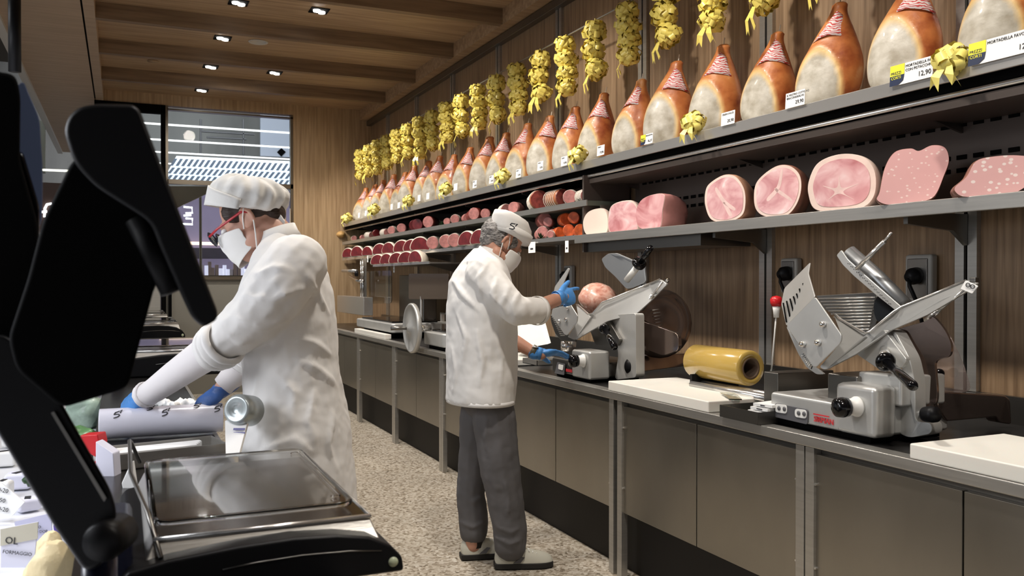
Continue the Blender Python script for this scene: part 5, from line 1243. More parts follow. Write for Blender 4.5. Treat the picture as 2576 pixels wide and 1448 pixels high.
def cut_meat(name, label, outline, X, ax, depth, mats, ends=(1, 1.02, 1, .93, .75, .45), rim=.86, zfloor=None, group=None, inner=None):
    cu = sum(p[0] for p in outline)/len(outline); cv = sum(p[1] for p in outline)/len(outline)
    c = PX(cu, cv, X); n = Vector(ax).normalized()
    def onplane(u, v): r = ray(u, v); t = (c-CAM).dot(n)/r.dot(n); return CAM+r*t
    pts = smooth_outline([onplane(*p) for p in outline])
    cc = sum(pts, Vector())/len(pts)
    zf = ZM if zfloor is None else zfloor
    dz = zf+.002-min(p.z for p in pts); 
    pts = [p+Z*dz for p in pts]; cc = cc+Z*dz
    rings = [[cc+(p-cc)*.97 - n*0 for p in pts]]
    ts = [0.01, .25, .5, .75, .92, 1.0]
    low = min(p.z for p in pts)
    for t, s_ in zip(ts, ends):
        base = cc.copy(); ring = []
        for p in pts:
            q = base+(p-base)*s_; ring.append(q+n*depth*t)
        d2 = low-min(q.z for q in ring); ring = [q+Z*d2*.9 for q in ring]
        rings.append(ring)
    root = thing(name, label, 'meat', Vector((cc.x, cc.y, zf)), group)
    obj('meat_body', MB().loft(rings), mats[1], root, smooth=True)
    face = [cc+(p-cc)*(rim if rim < 1 else .985)-n*.001 for p in pts]
    if rim < 1:
        obj('fat_rim', MB().plate([cc+(p-cc)*.985 for p in pts], .0015, dirn=-n), 'ham_rim', root)
        face = [q-n*.001 for q in face]
    obj('cut_face', MB().plate(face, .0015, dirn=-n), mats[0], root)
    if inner:
        for pl in inner:
            pp_ = smooth_outline([onplane(*p)+Z*dz-n*.0028 for p in pl]); obj('fat_streak', MB().plate(pp_, .001, dirn=-n), 'streak', root)
    return root
G = 'cut cooked hams on the right shelf'
AX = (.85, .53, 0)
cut_meat('cooked_ham', 'pale round end of a cooked ham, leftmost on the right shelf', [(1480, 530), (1510, 521), (1526, 532), (1530, 555), (1526, 582), (1500, 588), (1474, 585), (1467, 555)], 2.66, AX, .10, ('ham_pale', 'ham_rim'), rim=1, group=G)
cut_meat('cooked_ham', 'small pink half ham between the pale ham end and the wide pink ham', [(1540, 512), (1580, 500), (1602, 515), (1604, 545), (1602, 578), (1565, 582), (1534, 580), (1530, 545)], 2.70, AX, .14, ('ham_face', 'ham_rim'), rim=.95, group=G)
cut_meat('cooked_ham', 'wide pink oval ham, third from the left on the right shelf', [(1612, 505), (1640, 490), (1672, 490), (1668, 530), (1662, 572), (1630, 578), (1606, 570), (1600, 535)], 2.66, (.72, -.15, 0) if False else (.97, .25, 0), .26, ('ham_face', mat('ham_side', (.66, .30, .28), .3, var=.3, vscale=9, coat=.3)), rim=.97, group=G, ends=(1, 1.0, .95, .82, .6, .3))
cut_meat('cooked_ham', 'cut cooked ham with brown rind on its right side, fourth from the left', [(1785, 458), (1820, 437), (1850, 440), (1872, 470), (1876, 510), (1866, 540), (1830, 556), (1790, 550), (1774, 515), (1774, 480)], 2.64, AX, .24, ('ham_face', 'ham_rind'), rim=.88, group=G, inner=[[(1805, 470), (1825, 500), (1850, 520), (1845, 526), (1818, 506), (1800, 476)], [(1835, 540), (1820, 510), (1826, 508), (1842, 535)]])
cut_meat('cooked_ham', 'cut cooked ham with narrow pink face and white upper rim, centre of the right shelf', [(1910, 450), (1950, 420), (1985, 417), (2012, 440), (2016, 480), (2002, 520), (1975, 545), (1925, 546), (1900, 525), (1897, 480)], 2.64, AX, .24, ('ham_face', 'ham_rind_dark'), rim=.88, group=G, inner=[[(1930, 500), (1955, 470), (1965, 430), (1970, 432), (1962, 475), (1936, 506)], [(1955, 475), (1990, 500), (1988, 506), (1952, 482)]])
cut_meat('cooked_ham', 'largest cut ham with thick white fat ring and star of fat in its centre', [(2055, 410), (2100, 388), (2150, 386), (2188, 405), (2204, 440), (2200, 490), (2170, 520), (2100, 530), (2050, 524), (2034, 490), (2034, 455)], 2.64, AX, .24, ('ham_face', 'ham_rim'), rim=.83, group=G, inner=[[(2070, 465), (2105, 470), (2112, 440), (2118, 470), (2160, 460), (2122, 480), (2150, 500), (2112, 485), (2085, 500), (2100, 480)]])
cut_meat('mortadella', 'large lobed pink mortadella with small white fat dots', [(2212, 480), (2225, 420), (2250, 380), (2290, 370), (2312, 376), (2345, 362), (2378, 368), (2388, 400), (2375, 440), (2352, 490), (2318, 505), (2265, 512), (2228, 512), (2205, 500)], 2.64, (.75, .66, 0), .26, ('mortadella', 'ham_rind_dark'), rim=1, group=G)
cut_meat('mortadella', 'mortadella with coarse white fat spots at the right frame edge', [(2402, 465), (2430, 440), (2455, 400), (2500, 388), (2560, 385), (2610, 395), (2625, 430), (2580, 465), (2540, 485), (2480, 490), (2425, 490), (2404, 480)], 2.64, (.70, .71, 0), .22, ('mortadella_coarse', 'ham_rind_dark'), rim=1, group=G)
# ------------------------------------------------------------------ left shelves: cured hams and salami
mat('cured_red', (.20, .018, .022), .3, var=.45, vscale=18, coat=.3); mat('cured_dark', (.10, .012, .014), .35, var=.4, vscale=18)
mat('salami_white', (.62, .53, .47), .6, var=.25, vscale=40, bump=.3, bscale=60); mat('salami_red', (.28, .05, .04), .4, var=.5, vscale=50, coat=.2)
mat('salami_brown', (.40, .14, .06), .4, var=.3, vscale=25, coat=.2); mat('salami_pink', (.55, .22, .20), .4, var=.35, vscale=40)
mat('spicy', (.72, .13, .03), .35, var=.5, vscale=30, coat=.3); mat('net', (.70, .64, .56), .7)
def cured(name='cured_ham_piece'):
    root = thing(name, 'x', 'meat', (0, 0, 0)); pts = []
    base = [(-.085, .0), (-.08, .045), (-.04, .085), (.01, .095), (.06, .075), (.088, .03), (.08, .0), (.03, -.0), (-.04, -.0)]
    # outline in the (y, z) plane, face towards -x and the camera
    o = smooth_outline([Vector((0, y, z+.004)) for y, z in base], 4); cc = Vector((0, 0, .04))
    mz = min(p.z for p in o); o = [p-Z*mz for p in o]
    rings = [[cc+(p-cc)*s_+Vector((x, 0, 0)) for p in o] for x, s_ in ((-.055, .96), (-.05, 1), (-.02, 1.0), (.02, .85), (.04, .5))]
    for r in rings:
        dz = min(p.z for p in r)
        for p in r: p.z -= dz
    obj('fat_side', MB().loft(rings), 'fat', root, smooth=True)
    f = [cc+(p-cc)*.86+Vector((-.0565, .0, .001)) for p in o]; obj('red_face', MB().plate(f, .003, dirn=(-1, 0, 0)), 'cured_red', root)
    return root
def salami(name, L, r, body, endm, netted=False):
    root = thing(name, 'x', 'salami', (0, 0, 0)); pr = [(r*.3, -L/2), (r*.75, -L/2+.012), (r*.97, -L/2+.035), (r, 0), (r*.98, L/2-.02), (r*.96, L/2)]
    obj('casing', MB().lathe(pr, (0, 0, r), (.0, -1, 0), 18), body, root, smooth=True)
    obj('cut_end', MB().lathe([(r*.93, 0), (r*.9, .002), (.001, .002)], (0, -L/2, r), (0, -1, 0), 18), endm, root)
    if netted:
        m = MB()
        for k in range(6): m.tube([Vector((r*1.01*math.cos(a), -L/2+.03+k*(L-.05)/5, r+r*1.01*math.sin(a))) for a in [j*math.pi/8 for j in range(17)]], .0025, 5, cap=False)
        obj('string', m, 'net', root)
    return root
def bunch(name, kind='greenery'):
    root = thing(name, 'x', 'garnish', (0, 0, 0)); rnd = random.Random(5); m = MB()
    for i in range(46):
        a = rnd.uniform(0, 6.28); e = rnd.uniform(.1, 1.3); L_ = rnd.uniform(.04, .085); d = Vector((math.cos(a)*math.cos(e), math.sin(a)*math.cos(e), math.sin(e))); s_ = d.cross(Z).normalized()*.011
        m.add([Vector((0, 0, .004)), d*L_*.6-s_+Z*.004, d*L_+Z*.004, d*L_*.6+s_+Z*.004], [(0, 1, 2, 3)])
    obj('leaves', m, kind, root); return root
pc = cured(); ps = [salami('salami', .15, .042, 'salami_white', 'salami_pink', True), salami('salami', .16, .048, 'salami_red', 'salami_pink'), salami('salami', .17, .052, 'salami_brown', 'salami_red', True), salami('salami', .12, .034, 'salami_pink', 'salami_pink')]
pn = [salami('speck_piece', .10, .055, 'cured_dark', 'cured_red')]
pg_ = bunch('greens_bunch'); psp = salami('spicy_salami', .12, .036, 'spicy', 'spicy')
reg(None); started = set()
def place(pr, loc, rz, sc_, label, group):
    if pr.name in started: return copy_at(pr, loc, rz, sc_, label, group)
    started.add(pr.name); pr.location = loc; pr.rotation_euler = (0, 0, rz); pr.scale = (sc_,)*3 if not isinstance(sc_, tuple) else sc_; pr['label'] = label; pr['group'] = group; return pr
random.seed(21)
words = ['first', 'second', 'third', 'fourth', 'fifth', 'sixth', 'seventh', 'eighth', 'ninth', 'tenth', 'eleventh', 'twelfth', 'thirteenth', 'fourteenth', 'fifteenth', 'sixteenth', 'seventeenth', 'eighteenth', 'nineteenth', 'twentieth', 'twenty-first', 'twenty-second', 'twenty-third', 'twenty-fourth', 'twenty-fifth', 'twenty-sixth', 'twenty-seventh', 'twenty-eighth']
# salami shelf, read from the right (near) end to the far end
seq = [(1515, 'g', 1), (1462, 0, 1.05), (1436, 0, 1.15), (1395, 2, 1.2), (1350, 2, 1.35), (1302, 3, 1.3), (1268, 0, 1.1), (1245, 'g', .8), (1222, 1, .9), (1203, 1, 1.1), (1185, 1, 1.1), (1168, 3, 1.2), (1148, 0, 1), (1128, 3, 1), (1108, 'g', .8), (1085, 1, 1.2), (1052, 'n', 1.1), (1040, 'n', 1.1), (1012, 3, 1.5), (990, 0, 1.1), (968, 0, 1.0), (945, 'n', .9), (928, 0, 1), (908, 3, 1), (888, 0, .9)]
kn = {0: 'white string-tied salami', 1: 'dark red salami', 2: 'brown netted salami', 3: 'pink salami', 'g': 'bunch of green garnish', 'n': 'dark red speck piece'}
for i, (u, k, sc_) in enumerate(seq):
    pr = pg_ if k == 'g' else pn[0] if k == 'n' else ps[k]
    Y = PX(min(u, 1470) if k == 'g' else u, 500, 2.70).y
    place(pr, (2.70+random.uniform(0, .02), Y, ZMID+.001), random.uniform(-.9, .2) if k != 'g' else 0, sc_, '%s on the dark salami shelf, %s thing from the right' % (kn[k], words[i]), 'salami and speck on the dark shelf')
# lower shelf right part
seq = [(1352, 3, 1.2, 0), (1368, 0, 1.1, 0), (1385, 3, 1, 0), (1360, 1, 1.1, .085), (1378, 3, 1, .085), (1398, 's', 1.1, 0), (1412, 's', 1.2, .08), (1428, 's', 1.2, 0), (1440, 's', 1.1, .085), (1455, 's', 1.1, 0), (1447, 's', .8, .0), (1376, 'g', .7, 0), (1404, 0, .6, 0)]
for i, (u, k, sc_, dz) in enumerate(seq):
    pr = pg_ if k == 'g' else psp if k == 's' else ps[k]; nm = 'orange red spicy salami' if k == 's' else kn[k]
    Y = PX(u, 580, 2.70).y
    xx = 2.72 if not (i >= 11) else 2.65
    place(pr, (xx, Y, ZL+.002+dz), random.uniform(-.9, -.2), sc_, '%s in the pile right of the white hat, %s from the left' % (nm, words[i]), 'salami pile right of the white hat')
# cured ham pieces on the lower shelf
us = [1222, 1190, 1068, 1046, 1022, 990, 966, 935, 910, 886, 864]
for i, u in enumerate(us):
    Y = PX(u, 590, 2.68).y
    place(pc, (2.68, Y, ZL+.003), random.uniform(.35, .8), random.uniform(1.15, 1.4) if i > 1 else 1.3, 'cut cured ham piece with white fat rim on the lower shelf, %s from the right' % words[i], 'cured ham pieces on the lower shelf')
for i, u in enumerate((1096, 1128, 1150)):
    Y = PX(u, 590, 2.68).y; place(ps[0], (2.68, Y, ZL+.003), -.6, 1.45, 'pale round salami between the cured ham pieces, %s from the left' % words[i], 'pale salami on the lower shelf')
# front tray rail below the lower shelf
a = PX(940, 668, 2.50); b = PX(1082, 659, 2.50)
rail = thing('meat_tray', 'narrow steel tray below the lower shelf holding the front row of cured hams', 'tray', (2.55, (a.y+b.y)/2, 1.56))
ZT = PX(1010, 663, 2.50).z
obj('tray_plate', MB().bx(2.50, XW-.03, b.y, a.y, ZT-.012, ZT), 'steel', rail)
obj('front_edge', MB().bx(2.49, 2.50, b.y, a.y, ZT-.016, ZT+.006), 'steel_bright', rail)
obj('bracket', MB().plate([(XW-.03, b.y+.3, ZT-.012), (2.56, b.y+.3, ZT-.012), (XW-.03, b.y+.3, ZT-.12)], .015, dirn=(0, 1, 0)), 'steel_dark', rail)
for i, u in enumerate((1058, 1032, 1008, 984, 960)):
    place(pc, (2.57, PX(u, 650, 2.57).y, ZT+.002), random.uniform(.35, .75), 1.2, 'cut cured ham piece on the front tray below the lower shelf, %s from the right' % words[i], 'cured ham pieces on the front tray')
tag(obj('bread_roll', MB().ell(PX(857, 590, 2.60)+Vector((0, 0, 0)), (.06, .09, .045)), mat('bread', (.55, .33, .12), .6, var=.3, vscale=30, bump=.3), smooth=True), 'round golden loaf at the far end of the lower shelf', 'bread')
# ================================================================== deli counter on the left
ZW = .87
dc = thing('deli_counter', 'dark service counter with a black top on which the scales stand', 'counter', (.15, 5, 0))
XE = .34
obj('worktop', MB().bx(-.08, XE, .4, 2.25, ZW-.03, ZW).bx(-.08, XE-.06, 2.25, YB-.3, ZW-.03, ZW), 'worktop', dc)
obj('edge', MB().bx(XE-.002, XE+.01, .4, 2.25, ZW-.035, ZW+.001).bx(XE-.062, XE-.05, 2.25, YB-.3, ZW-.035, ZW+.001), 'steel', dc)
obj('body', MB().bx(-.06, XE-.09, .4, YB-.3, .08, ZW-.035), 'plinth', dc)
obj('kick_plate', MB().bx(-.02, XE-.13, .42, YB-.32, .0, .08), 'black_matte', dc)
dk = thing('display_case', 'bright white display deck with packaged food left of the counter', 'display case', (-.7, 4, 0))
obj('deck', MB().bx(-1.45, -.085, .2, YB-.3, .70, .74), 'white_floor', dk)
obj('case_body', MB().bx(-1.40, -.12, .22, YB-.32, .0, .69), 'white_paint', dk)
obj('front_glass', MB().bx(-1.46, -1.45, .2, YB-.3, .70, 1.25), 'glass_clear', dk)
ZK = .742
# ------------------------------------------------------------------ weighing scale station (prototype built at the foreground place)
st = thing('counter_scale', 'large foreground scale with clear lid, steel skirt and black curved base', 'scale', (.23, 1.8, ZW), 'counter scales in a row on the deli counter')
zt = .962
fl = PZ(384, 1366, zt); frr = PZ(930, 1290, zt); br_ = PZ(762, 1142, zt); bl = PZ(366, 1192, zt)
x0, x1 = (fl.x+bl.x)/2, (frr.x+br_.x)/2; y0, y1 = (fl.y+frr.y)/2, (bl.y+br_.y)/2
mat('pan_steel', (.20, .165, .145), .16, .95)  # dark steel with the brown reflection put into its base colour
def quadp(i, z): return [Vector((x0+i, y0+i, z)), Vector((x1-i, y0+i, z)), Vector((x1-i, y1-i, z)), Vector((x0+i, y1-i, z))]
obj('steel_pan', MB().plate(rounded(quadp(0, zt-.004), .012), .004, dirn=(0, 0, 1)), 'pan_steel', st, bevel=.0015)
rod_(st, 'pan_edge', [quadp(0, zt)[0], quadp(0, zt)[1]], .0045, 'steel_bright', 8); rod_(st, 'pan_edge', [quadp(0, zt)[1], quadp(0, zt)[2]], .003, 'steel_dark', 8)
m = MB(); r_ = [[Vector((x0, y0, zt-.003)), Vector((x1, y0, zt-.003)), Vector((x1, y1, zt-.003)), Vector((x0, y1, zt-.003))], [Vector((x0-.015, y0-.02, zt-.035)), Vector((x1+.012, y0-.02, zt-.035)), Vector((x1+.012, y1+.01, zt-.035)), Vector((x0-.015, y1+.01, zt-.035))], [Vector((x0-.02, y0-.035, zt-.052)), Vector((x1+.016, y0-.035, zt-.052)), Vector((x1+.016, y1+.01, zt-.052)), Vector((x0-.02, y1+.01, zt-.052))]]
m.loft(r_); obj('skirt', m, 'steel', st, bevel=.003)
# clear lid with thick rounded rim, domed a little
lid = rounded([Vector((x0+.004, y0+.045, zt+.014)), Vector((x1-.02, y0+.045, zt+.014)), Vector((x1-.02, y1-.01, zt+.02)), Vector((x0+.004, y1-.01, zt+.02))], .03, 6)
mat('lid_clear', (.95, .95, .93), .03, trans=1, ior=1.25)
lo = obj('clear_lid', MB().plate(lid, .003, dirn=(0, 0, 1)), 'lid_clear', st, bevel=.001)
rod_(lo, 'lid_rim', lid+[lid[0]], .0055, 'lid_clear', 10)
rod_(lo, 'lid_ridge', rounded([Vector((x1-.05, y0+.08, zt+.021)), Vector((x1-.035, y0+.08, zt+.021)), Vector((x1-.035, y1-.06, zt+.025)), Vector((x1-.05, y1-.06, zt+.025))], .006, 3), .002, 'lid_clear', 8)
# black curved base
yb_ = y0-.05
ol = [(300, 1470), (322, 1440), (420, 1410), (600, 1374), (740, 1353), (850, 1346), (930, 1350), (985, 1372), (1013, 1400), (1018, 1440), (1000, 1500), (985, 1540), (300, 1540)]
pts = [PY(u, v, yb_) for u, v in ol]
zb = ZW+.002
pts = [Vector((p.x, p.y, max(p.z, zb))) for p in pts]
seen = []; 
for p in pts:
    if not seen or (p-seen[-1]).length > .002: seen.append(p)
obj('black_base', MB().plate(seen, y1-yb_-.02, dirn=(0, 1, 0)), 'black_plastic', st, bevel=.006)
cr_ = [PY(u, v, yb_-.001) for u, v in ((560, 1432), (640, 1415), (760, 1396), (880, 1385), (960, 1384))]
rod_(st, 'base_groove', cr_, .0012, 'steel_dark', 6)
dp = PY(989, 1412, yb_); knob(st, 'level_glass', dp, (0, -1, 0), [(.0085, 0), (.0085, .002), (.001, .003)], mat('level', (.55, .60, .42), .3))
# bent steel wire guard at the left end
rod_(st, 'wire_guard', [PZ(405, 1402, zt-.02), PZ(372, 1290, zt+.03), Vector((x0-.03, y0+.30, zt+.05)), P(326, 1108, 1.95), P(330, 1112, 1.97), P(352, 1162, 2.02)], .0042, 'steel_dark', 8)
# column on the left of the scale
m = MB(); a = P(318, 1260, 1.52); m.bx(x0-.085, x0-.03, y0-.02, y0+.10, ZW+.002, zt+.045)
obj('tower', m, mat('tower_blue_sheen', (.012, .014, .03), .25), st, bevel=.012)  # black column, its bluish reflection is put into the base colour
reg(None)
for i, (y, lb) in enumerate(((4.95, 'scale beyond the woman with its white dot just above her far glove'), (8.15, 'scale beside her raised sleeve, second beyond the foreground one'), (10.2, 'farthest scale at the end of the deli counter'))):
    copy_at(st, (.23+.03, y+.35, ZW), scale=(1.15, 1, 1.45), label=lb)
# ------------------------------------------------------------------ wrapping paper roll, trays and film beside the woman
rr = .048; pa_ = PZ(250, 1104, ZW+.004); pb_ = PZ(560, 1085, ZW+.004)
yy = (pa_.y+pb_.y)/2; rd = (pb_-pa_); rd.z = 0; Lr = rd.length; rd.normalize(); base_c = Vector((pa_.x, pa_.y, ZW+.004+rr))
rollt = thing('wrapping_paper_roll', 'white wrapping paper roll printed with small grey S marks beside her gloves', 'paper roll', base_c)
mat('roll_paper', (.80, .79, .88), .28, coat=.3)
obj('paper', MB().lathe([(.02, 0), (rr, .0), (rr, Lr), (.02, Lr)], base_c, rd, 40), 'roll_paper', rollt, smooth=True, bevel=.002)
nrm = Vector((rd.y, -rd.x, 0))
for i, (t, ang) in enumerate(((.14, 42), (.40, 68), (.52, 40), (.78, 68), (.95, 45))):
    a = math.radians(ang); n = (nrm*math.cos(a)+Z*math.sin(a)).normalized(); u_ = (Z*math.cos(a)-nrm*math.sin(a)).normalized()
    o_ = base_c+rd*(Lr*t)+n*(rr+.0004)
    slogo('printed_mark', o_, (rd*.9+u_*.35).normalized(), u_, .019, 'ink', rollt, .16)
# tray with white slips in front of the roll
ta_ = PZ(262, 1170, ZW+.02); tb_ = PZ(572, 1135, ZW+.02)
d = (tb_-ta_); d.z = 0; Lt = d.length; d.normalize(); nn = Vector((-d.y, d.x, 0))
tray = thing('paper_tray', 'long steel tray of white paper slips between the roll and the foreground scale', 'tray', ta_)
Rm = Matrix((d, nn, Z)).transposed(); o3 = ta_+Vector((0, 0, -.018))
def tb(x_0, x_1, y_0, y_1, z_0, z_1): return MB().box(o3+Rm @ Vector(((x_0+x_1)/2, (y_0+y_1)/2, (z_0+z_1)/2)), (x_1-x_0, y_1-y_0, z_1-z_0), Rm)
m = MB()
for a in ((0, Lt, 0, .002, .0, .042), (0, Lt, .15, .152, .0, .042), (0, .002, 0, .15, 0, .042), (Lt-.002, Lt, 0, .15, 0, .042), (0, Lt, 0, .15, 0, .002)):
    q = tb(*a); m.add(q.v, q.f)
obj('tray_body', m, 'steel', tray)
for k in range(4):
    q = tb(.0+.02*0+.004, Lt-.08+.012*k, .012+.028*k, .036+.028*k, .003, .045-.002*k)
    tag(obj('paper_slips', q, 'paper', bevel=.002), 'stack of white paper slips in the long steel tray, %s from the front' % words[k], 'paper', 'paper slip stacks in the long tray')
# white packet and film roll end right of the tray
pk = tag(obj('paper_packet', MB().plate([P(568, 1142, 2.42), P(600, 1146, 2.42), P(622, 1062, 2.50), P(566, 1058, 2.50)], .02, dirn=FWH), 'paper'), 'white packet with a purple mark between the tray and her coat', 'packet')
for v0 in (1076, 1086):
    obj('purple_mark', MB().plate([P(588, v0, 2.475), P(617, v0, 2.475), P(616, v0+5, 2.475), P(587, v0+5, 2.475)], .002, dirn=-FWH), 'ink_purple', pk)
fr2 = P(598, 1030, 2.50)
tag(obj('film_roll_end', MB().lathe([(.001, .008), (.012, .008), (.014, .010), (.022, .009), (.024, .011), (.032, .009), (.034, .010), (.040, .006), (.045, -.004), (.045, -.07), (.02, -.08)], fr2, -FWH-RTH*.25+Z*.2, 36), mat('silver_film', (.42, .46, .46), .3, .5), smooth=True), 'silvery film roll standing against her coat right of the printed roll', 'film roll')
m = MB()
rnd = random.Random(4)
for k in range(9):
    u = 380+k*14; m.tube([PZ(u, 1020+rnd.uniform(-4, 4), ZW+.03), PZ(u+18, 1012+rnd.uniform(-6, 4), ZW+.05), PZ(u+30, 1022, ZW+.03)], .012, 8)
tag(obj('crumpled_paper', m, 'paper', remesh=.006, smoothit=2, disp=.02, dscale=.02), 'crumpled white paper behind the printed roll between her gloves', 'paper')
# ------------------------------------------------------------------ food on the bright deck
def lump(name, label, cat, u, v, r, mt, z=ZK, disp=.03, ds=.05, scale=(1, 1, 1), sub=0):
    p = PZ(u, v, z); rad = r
    o = obj(name, MB().ell(p+Z*rad*scale[2]*.9, (rad*scale[0], rad*scale[1], rad*scale[2]), None, 22, 14), mt, smooth=True, disp=disp, dscale=ds); return tag(o, label, cat)
lump('salad_bag', 'crinkled green salad bag behind the black monitor arm', 'salad bag', 190, 1150, .075, 'green_pack', disp=.05, ds=.03, scale=(1, 1, .8))
lump('salad_bag', 'pale green clear bag behind the roll end near her near glove', 'salad bag', 215, 1075, .08, mat('pale_green', (.50, .66, .56), .3, var=.4, vscale=18), disp=.05, ds=.03)
def packet(name, label, pts, D, t, mt, cat='package', grp=None):
    return tag(obj(name, MB().plate([P(u, v, D+(dd[0] if dd else 0)) for u, v, *dd in pts], t, dirn=FWH), mt, bevel=.003), label, cat, grp)
packet('red_package', 'glossy red food package under the roll end', [(200, 1095), (245, 1092), (250, 1115), (240, 1150), (215, 1135)], 2.35, .05, 'red_plastic')
packet('red_package', 'small red and white package left of the wire guard', [(235, 1160), (270, 1170), (262, 1180), (250, 1190)], 2.3, .04, 'red_plastic')
packet('white_package', 'white wrapped package between the red package and the tray', [(240, 1110), (285, 1140), (290, 1215), (270, 1235), (240, 1180)], 2.28, .04, 'paper_cool')
packet('white_package', 'white folded paper beside the wire guard', [(305, 1215), (330, 1160), (340, 1230), (310, 1242)], 2.15, .02, 'paper')
def chunk(label, u, v, hpx, wpx, seed):
    p = PZ(u, v, ZK); Dd = (p-CAM).dot(FW); rnd = random.Random(seed); m = MB(); rings = []
    W2 = wpx*Dd/FPX/2; H2 = hpx*Dd/FPX
    for i in range(6):
        t = i/5; k = (1, 1.02, .95, .86, .62, .3)[i]
        rings.append([p+Vector((math.cos(a)*W2*k*rnd.uniform(.86, 1.1)+W2*.15*t, math.sin(a)*W2*.8*k*rnd.uniform(.86, 1.1), H2*t*rnd.uniform(.93, 1.0)+.001)) for a in [2*math.pi*j/11 for j in range(11)]])
    return tag(obj('cheese_block', m.loft(rings), 'cheese', disp=.006, dscale=.03, sub=0, bevel=.004), label, 'cheese')
chunk('broken yellow hard cheese chunk at the bottom left corner', 125, 1480, 120, 130, 3)
chunk('cream coloured cheese piece behind the broken chunk', 122, 1392, 55, 70, 5)
pt_ = packet('purple_package', 'dark purple package beside the cheese', [(132, 1320), (155, 1330), (190, 1385), (170, 1390), (140, 1370)], 2.2, .05, mat('purple', (.10, .06, .35), .3))
# printed price signs standing on the deck
def sign(label, quad, D, lines, mt='paper_cool', hdr=None):
    P4 = [P(u, v, D) for u, v in quad]   # bl, br, tr, tl
    root = thing('price_sign', label, 'price sign', P4[0], 'price signs on the bright deck')
    obj('sign_board', MB().plate(P4, .003, dirn=FWH), mt, root)
    r_ = (P4[1]-P4[0]); W_ = r_.length; r_.normalize(); up_ = (P4[3]-P4[0]); Hh = up_.length; up_.normalize(); n_ = r_.cross(up_).normalized()
    if n_.dot(FWH) > 0: n_ = -n_
    if hdr:
        obj('header', MB().plate([P4[3]+n_*.001-up_*Hh*.30, P4[2]+n_*.001-up_*Hh*.30, P4[2]+n_*.001, P4[3]+n_*.001], .001, dirn=n_), hdr, root)
    for s_, fx_, fy_, sz in lines: text('sign_text', s_, Hh*sz, P4[0]+r_*W_*fx_+up_*Hh*fy_+n_*.003, r_, up_, 'ink', root, .0004)
    return root
sign('grey and cream price sign with large faint letters at the bottom left', [(2, 1470), (78, 1478), (96, 1312), (2, 1330)], 1.95, [('OL', .15, .76, .18), ('FORMAGGIO', .08, .58, .09), ('NO N', .05, .1, .12)], 'paper_cool', mat('cream_header', (.55, .52, .42), .5))
sign('purple edged price sign behind the larger sign at the lower left', [(50, 1380), (132, 1375), (128, 1290), (36, 1312)], 2.15, [('PARMIGIANO', .08, .72, .14), ('REGGIANO DOP', .08, .55, .14)], mat('lilac', (.50, .50, .66), .5))
sign('white price sheet with slanted black figures at the left frame edge', [(-20, 1290), (28, 1300), (62, 1262), (-20, 1195)], 2.3, [('50-20', .15, .62, .16), ('8-50', .15, .35, .16), ('10-20', .15, .12, .16)], 'paper')
# white wrapped packages far left
rnd = random.Random(9)
k = 0
for (u, v, w_, h_) in ((12, 1150, 50, 46), (48, 1205, 60, 50), (8, 1225, 44, 50), (70, 1265, 56, 40), (30, 1110, 40, 30), (182, 1045, 30, 24), (225, 1032, 40, 22), (270, 1012, 44, 18), (150, 1250, 60, 40)):
    k += 1
    p = PZ(u, v+h_/2, ZK); Dd = (p-CAM).dot(FW); w2 = w_*Dd/FPX; h2 = h_*Dd/FPX
    o = tag(obj('white_package', MB().box(p+Z*h2*.45, (w2, w2*.8, h2*.8), Matrix.Rotation(rnd.uniform(-.5, .5), 3, 'Z')), 'paper' if k % 2 else 'paper_cool', bevel=.01, disp=0), 'white wrapped package on the bright deck, %s' % ('upper left by the frame edge', 'below the upper left one', 'at the left edge above the price sheet', 'behind the slanted price sheet', 'topmost at the left edge', 'just right of the black screen body', 'above the green salad bag', 'left of her near glove', 'behind the monitor arm')[k-1], 'package', 'white packages on the bright deck')
    obj('print', MB().box(p+Z*h2*.86, (w2*.5, w2*.25, .002), Matrix.Rotation(.4*k, 3, 'Z')), 'ink', o)
tag(obj('green_sprig', MB().ell(PZ(78, 1300, ZK)+Z*.10, (.02, .02, .015)), 'greenery', smooth=True, disp=.02, dscale=.01), 'small green printed sprig on the package behind the purple edged sign', 'sprig')
# ------------------------------------------------------------------ black point of sale monitors in the foreground
mon = thing('sale_monitor', 'big black twin monitor assembly seen from behind at the left foreground', 'monitor', P(240, 1440, 1.2))
def pp(par, name, pts, D, depth, mt, r=.01, bevel=.006, tilt=0):
    q = rounded([P(u, v, D+(x[0] if x else 0)) for u, v, *x in pts], r, 4)
    cu = sum(x[0] for x in pts)/len(pts); cv = sum(x[1] for x in pts)/len(pts)
    return obj(name, MB().plate(q, depth, dirn=ray(cu, cv)), mt, par, bevel=bevel)
pp(mon, 'customer_display', [(160, 330), (172, 290), (200, 267), (240, 260), (335, 262), (352, 275), (549, 785), (546, 806), (512, 826), (482, 800), (402, 620), (380, 560), (240, 470), (185, 410)], 1.05, .10, 'black_plastic', .014)
pp(mon, 'housing', [(182, 400), (108, 552), (70, 700), (20, 850), (40, 930), (155, 1028), (322, 976), (398, 690), (402, 560), (385, 420), (240, 380)], 1.09, .10, 'black_matte', .012)
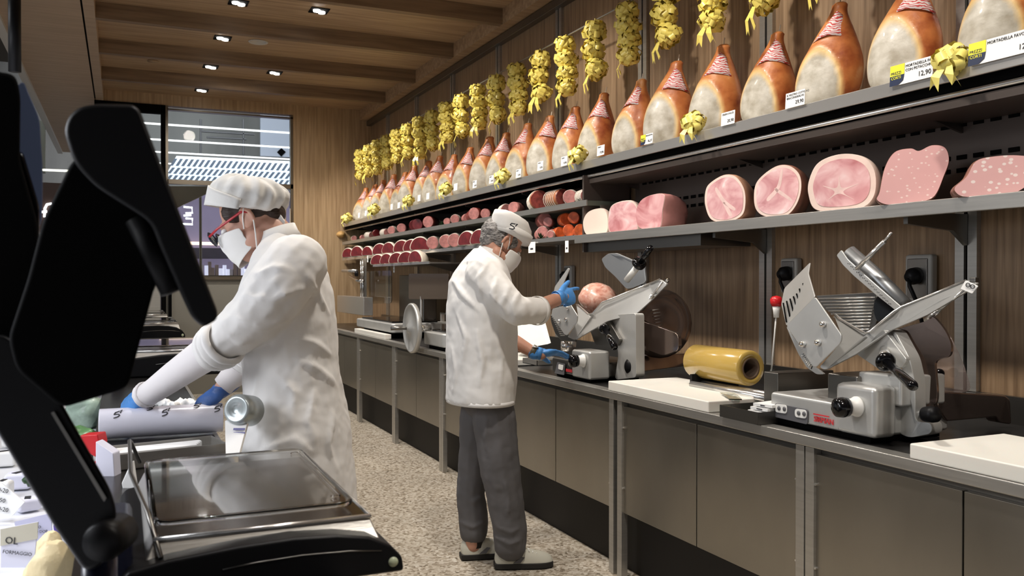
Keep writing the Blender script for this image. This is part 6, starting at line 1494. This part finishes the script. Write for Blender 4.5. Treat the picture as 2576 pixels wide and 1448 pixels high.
pp(mon, 'bracket', [(20, 840), (155, 1010), (280, 1232), (296, 1290), (262, 1420), (215, 1440), (140, 1330), (0, 1098), (-80, 980), (-80, 840)], 1.13, .05, 'black_plastic', .012)
pp(mon, 'bracket_edge', [(128, 1038), (136, 1034), (268, 1252), (262, 1262)], 1.125, .004, 'steel_dark', .001, .0005)
knob(mon, 'pivot', P(250, 1368, 1.10), -FWH, [(.024, -.06), (.026, -.01), (.022, 0), (.001, .002)], 'black_plastic')
knob(mon, 'side_screw', P(384, 712, 1.12), RTH, [(.012, -.02), (.010, .0), (.001, .004)], 'black_plastic')
knob(mon, 'hinge', P(395, 640, 1.10), RTH*.5-Z, [(.018, -.05), (.018, .05), (.001, .052)], 'black_plastic')
obj('post', MB().tube([P(250, 1400, 1.17), Vector((P(250, 1400, 1.17).x, P(250, 1400, 1.17).y, ZW+.003))], .022, 16), 'tower_blue_sheen', mon, smooth=True)
m2 = mon
pp(m2, 'housing', [(-120, 160), (40, 186), (52, 240), (50, 400), (95, 560), (100, 700), (60, 850), (-120, 870)], 1.2, .12, 'black_matte', .012)
pp(m2, 'screen', [(44, 212), (60, 205), (100, 300), (108, 420), (106, 560), (60, 640), (40, 560)], 1.26, .02, mat('screen_blue', (.02, .03, .06), .15, emit=(.20, .24, .38), estr=.09), .012, .002)
pp(m2, 'screen_edge', [(30, 380), (58, 380), (100, 520), (100, 600), (70, 700), (20, 700)], 1.25, .03, 'black_gloss', .01)
obj('cross_arm', MB().tube([P(60, 700, 1.27), P(160, 700, 1.22)], .02, 12), 'black_plastic', mon)
if 0: obj('post', MB().tube([P(60, 840, 1.33), Vector((P(60, 840, 1.33).x, P(60, 840, 1.33).y, .745))], .02, 14), 'black_plastic', m2, smooth=True)
po = tag(obj('ceiling_pole', MB().tube([P(36, -40, 2.4), Vector((P(36, -40, 2.4).x, P(36, -40, 2.4).y, ZF+.34))], .016, 14), 'black_plastic', smooth=True), 'black vertical pole at the top left corner', 'pole')
bpo = MB(); a = P(36, -60, 2.4); b = P(36, 180, 2.4); bpo.tube([a, Vector((a.x, a.y, b.z))], .016, 14)
obj('pole_lower', bpo, 'black_plastic', po, smooth=True)
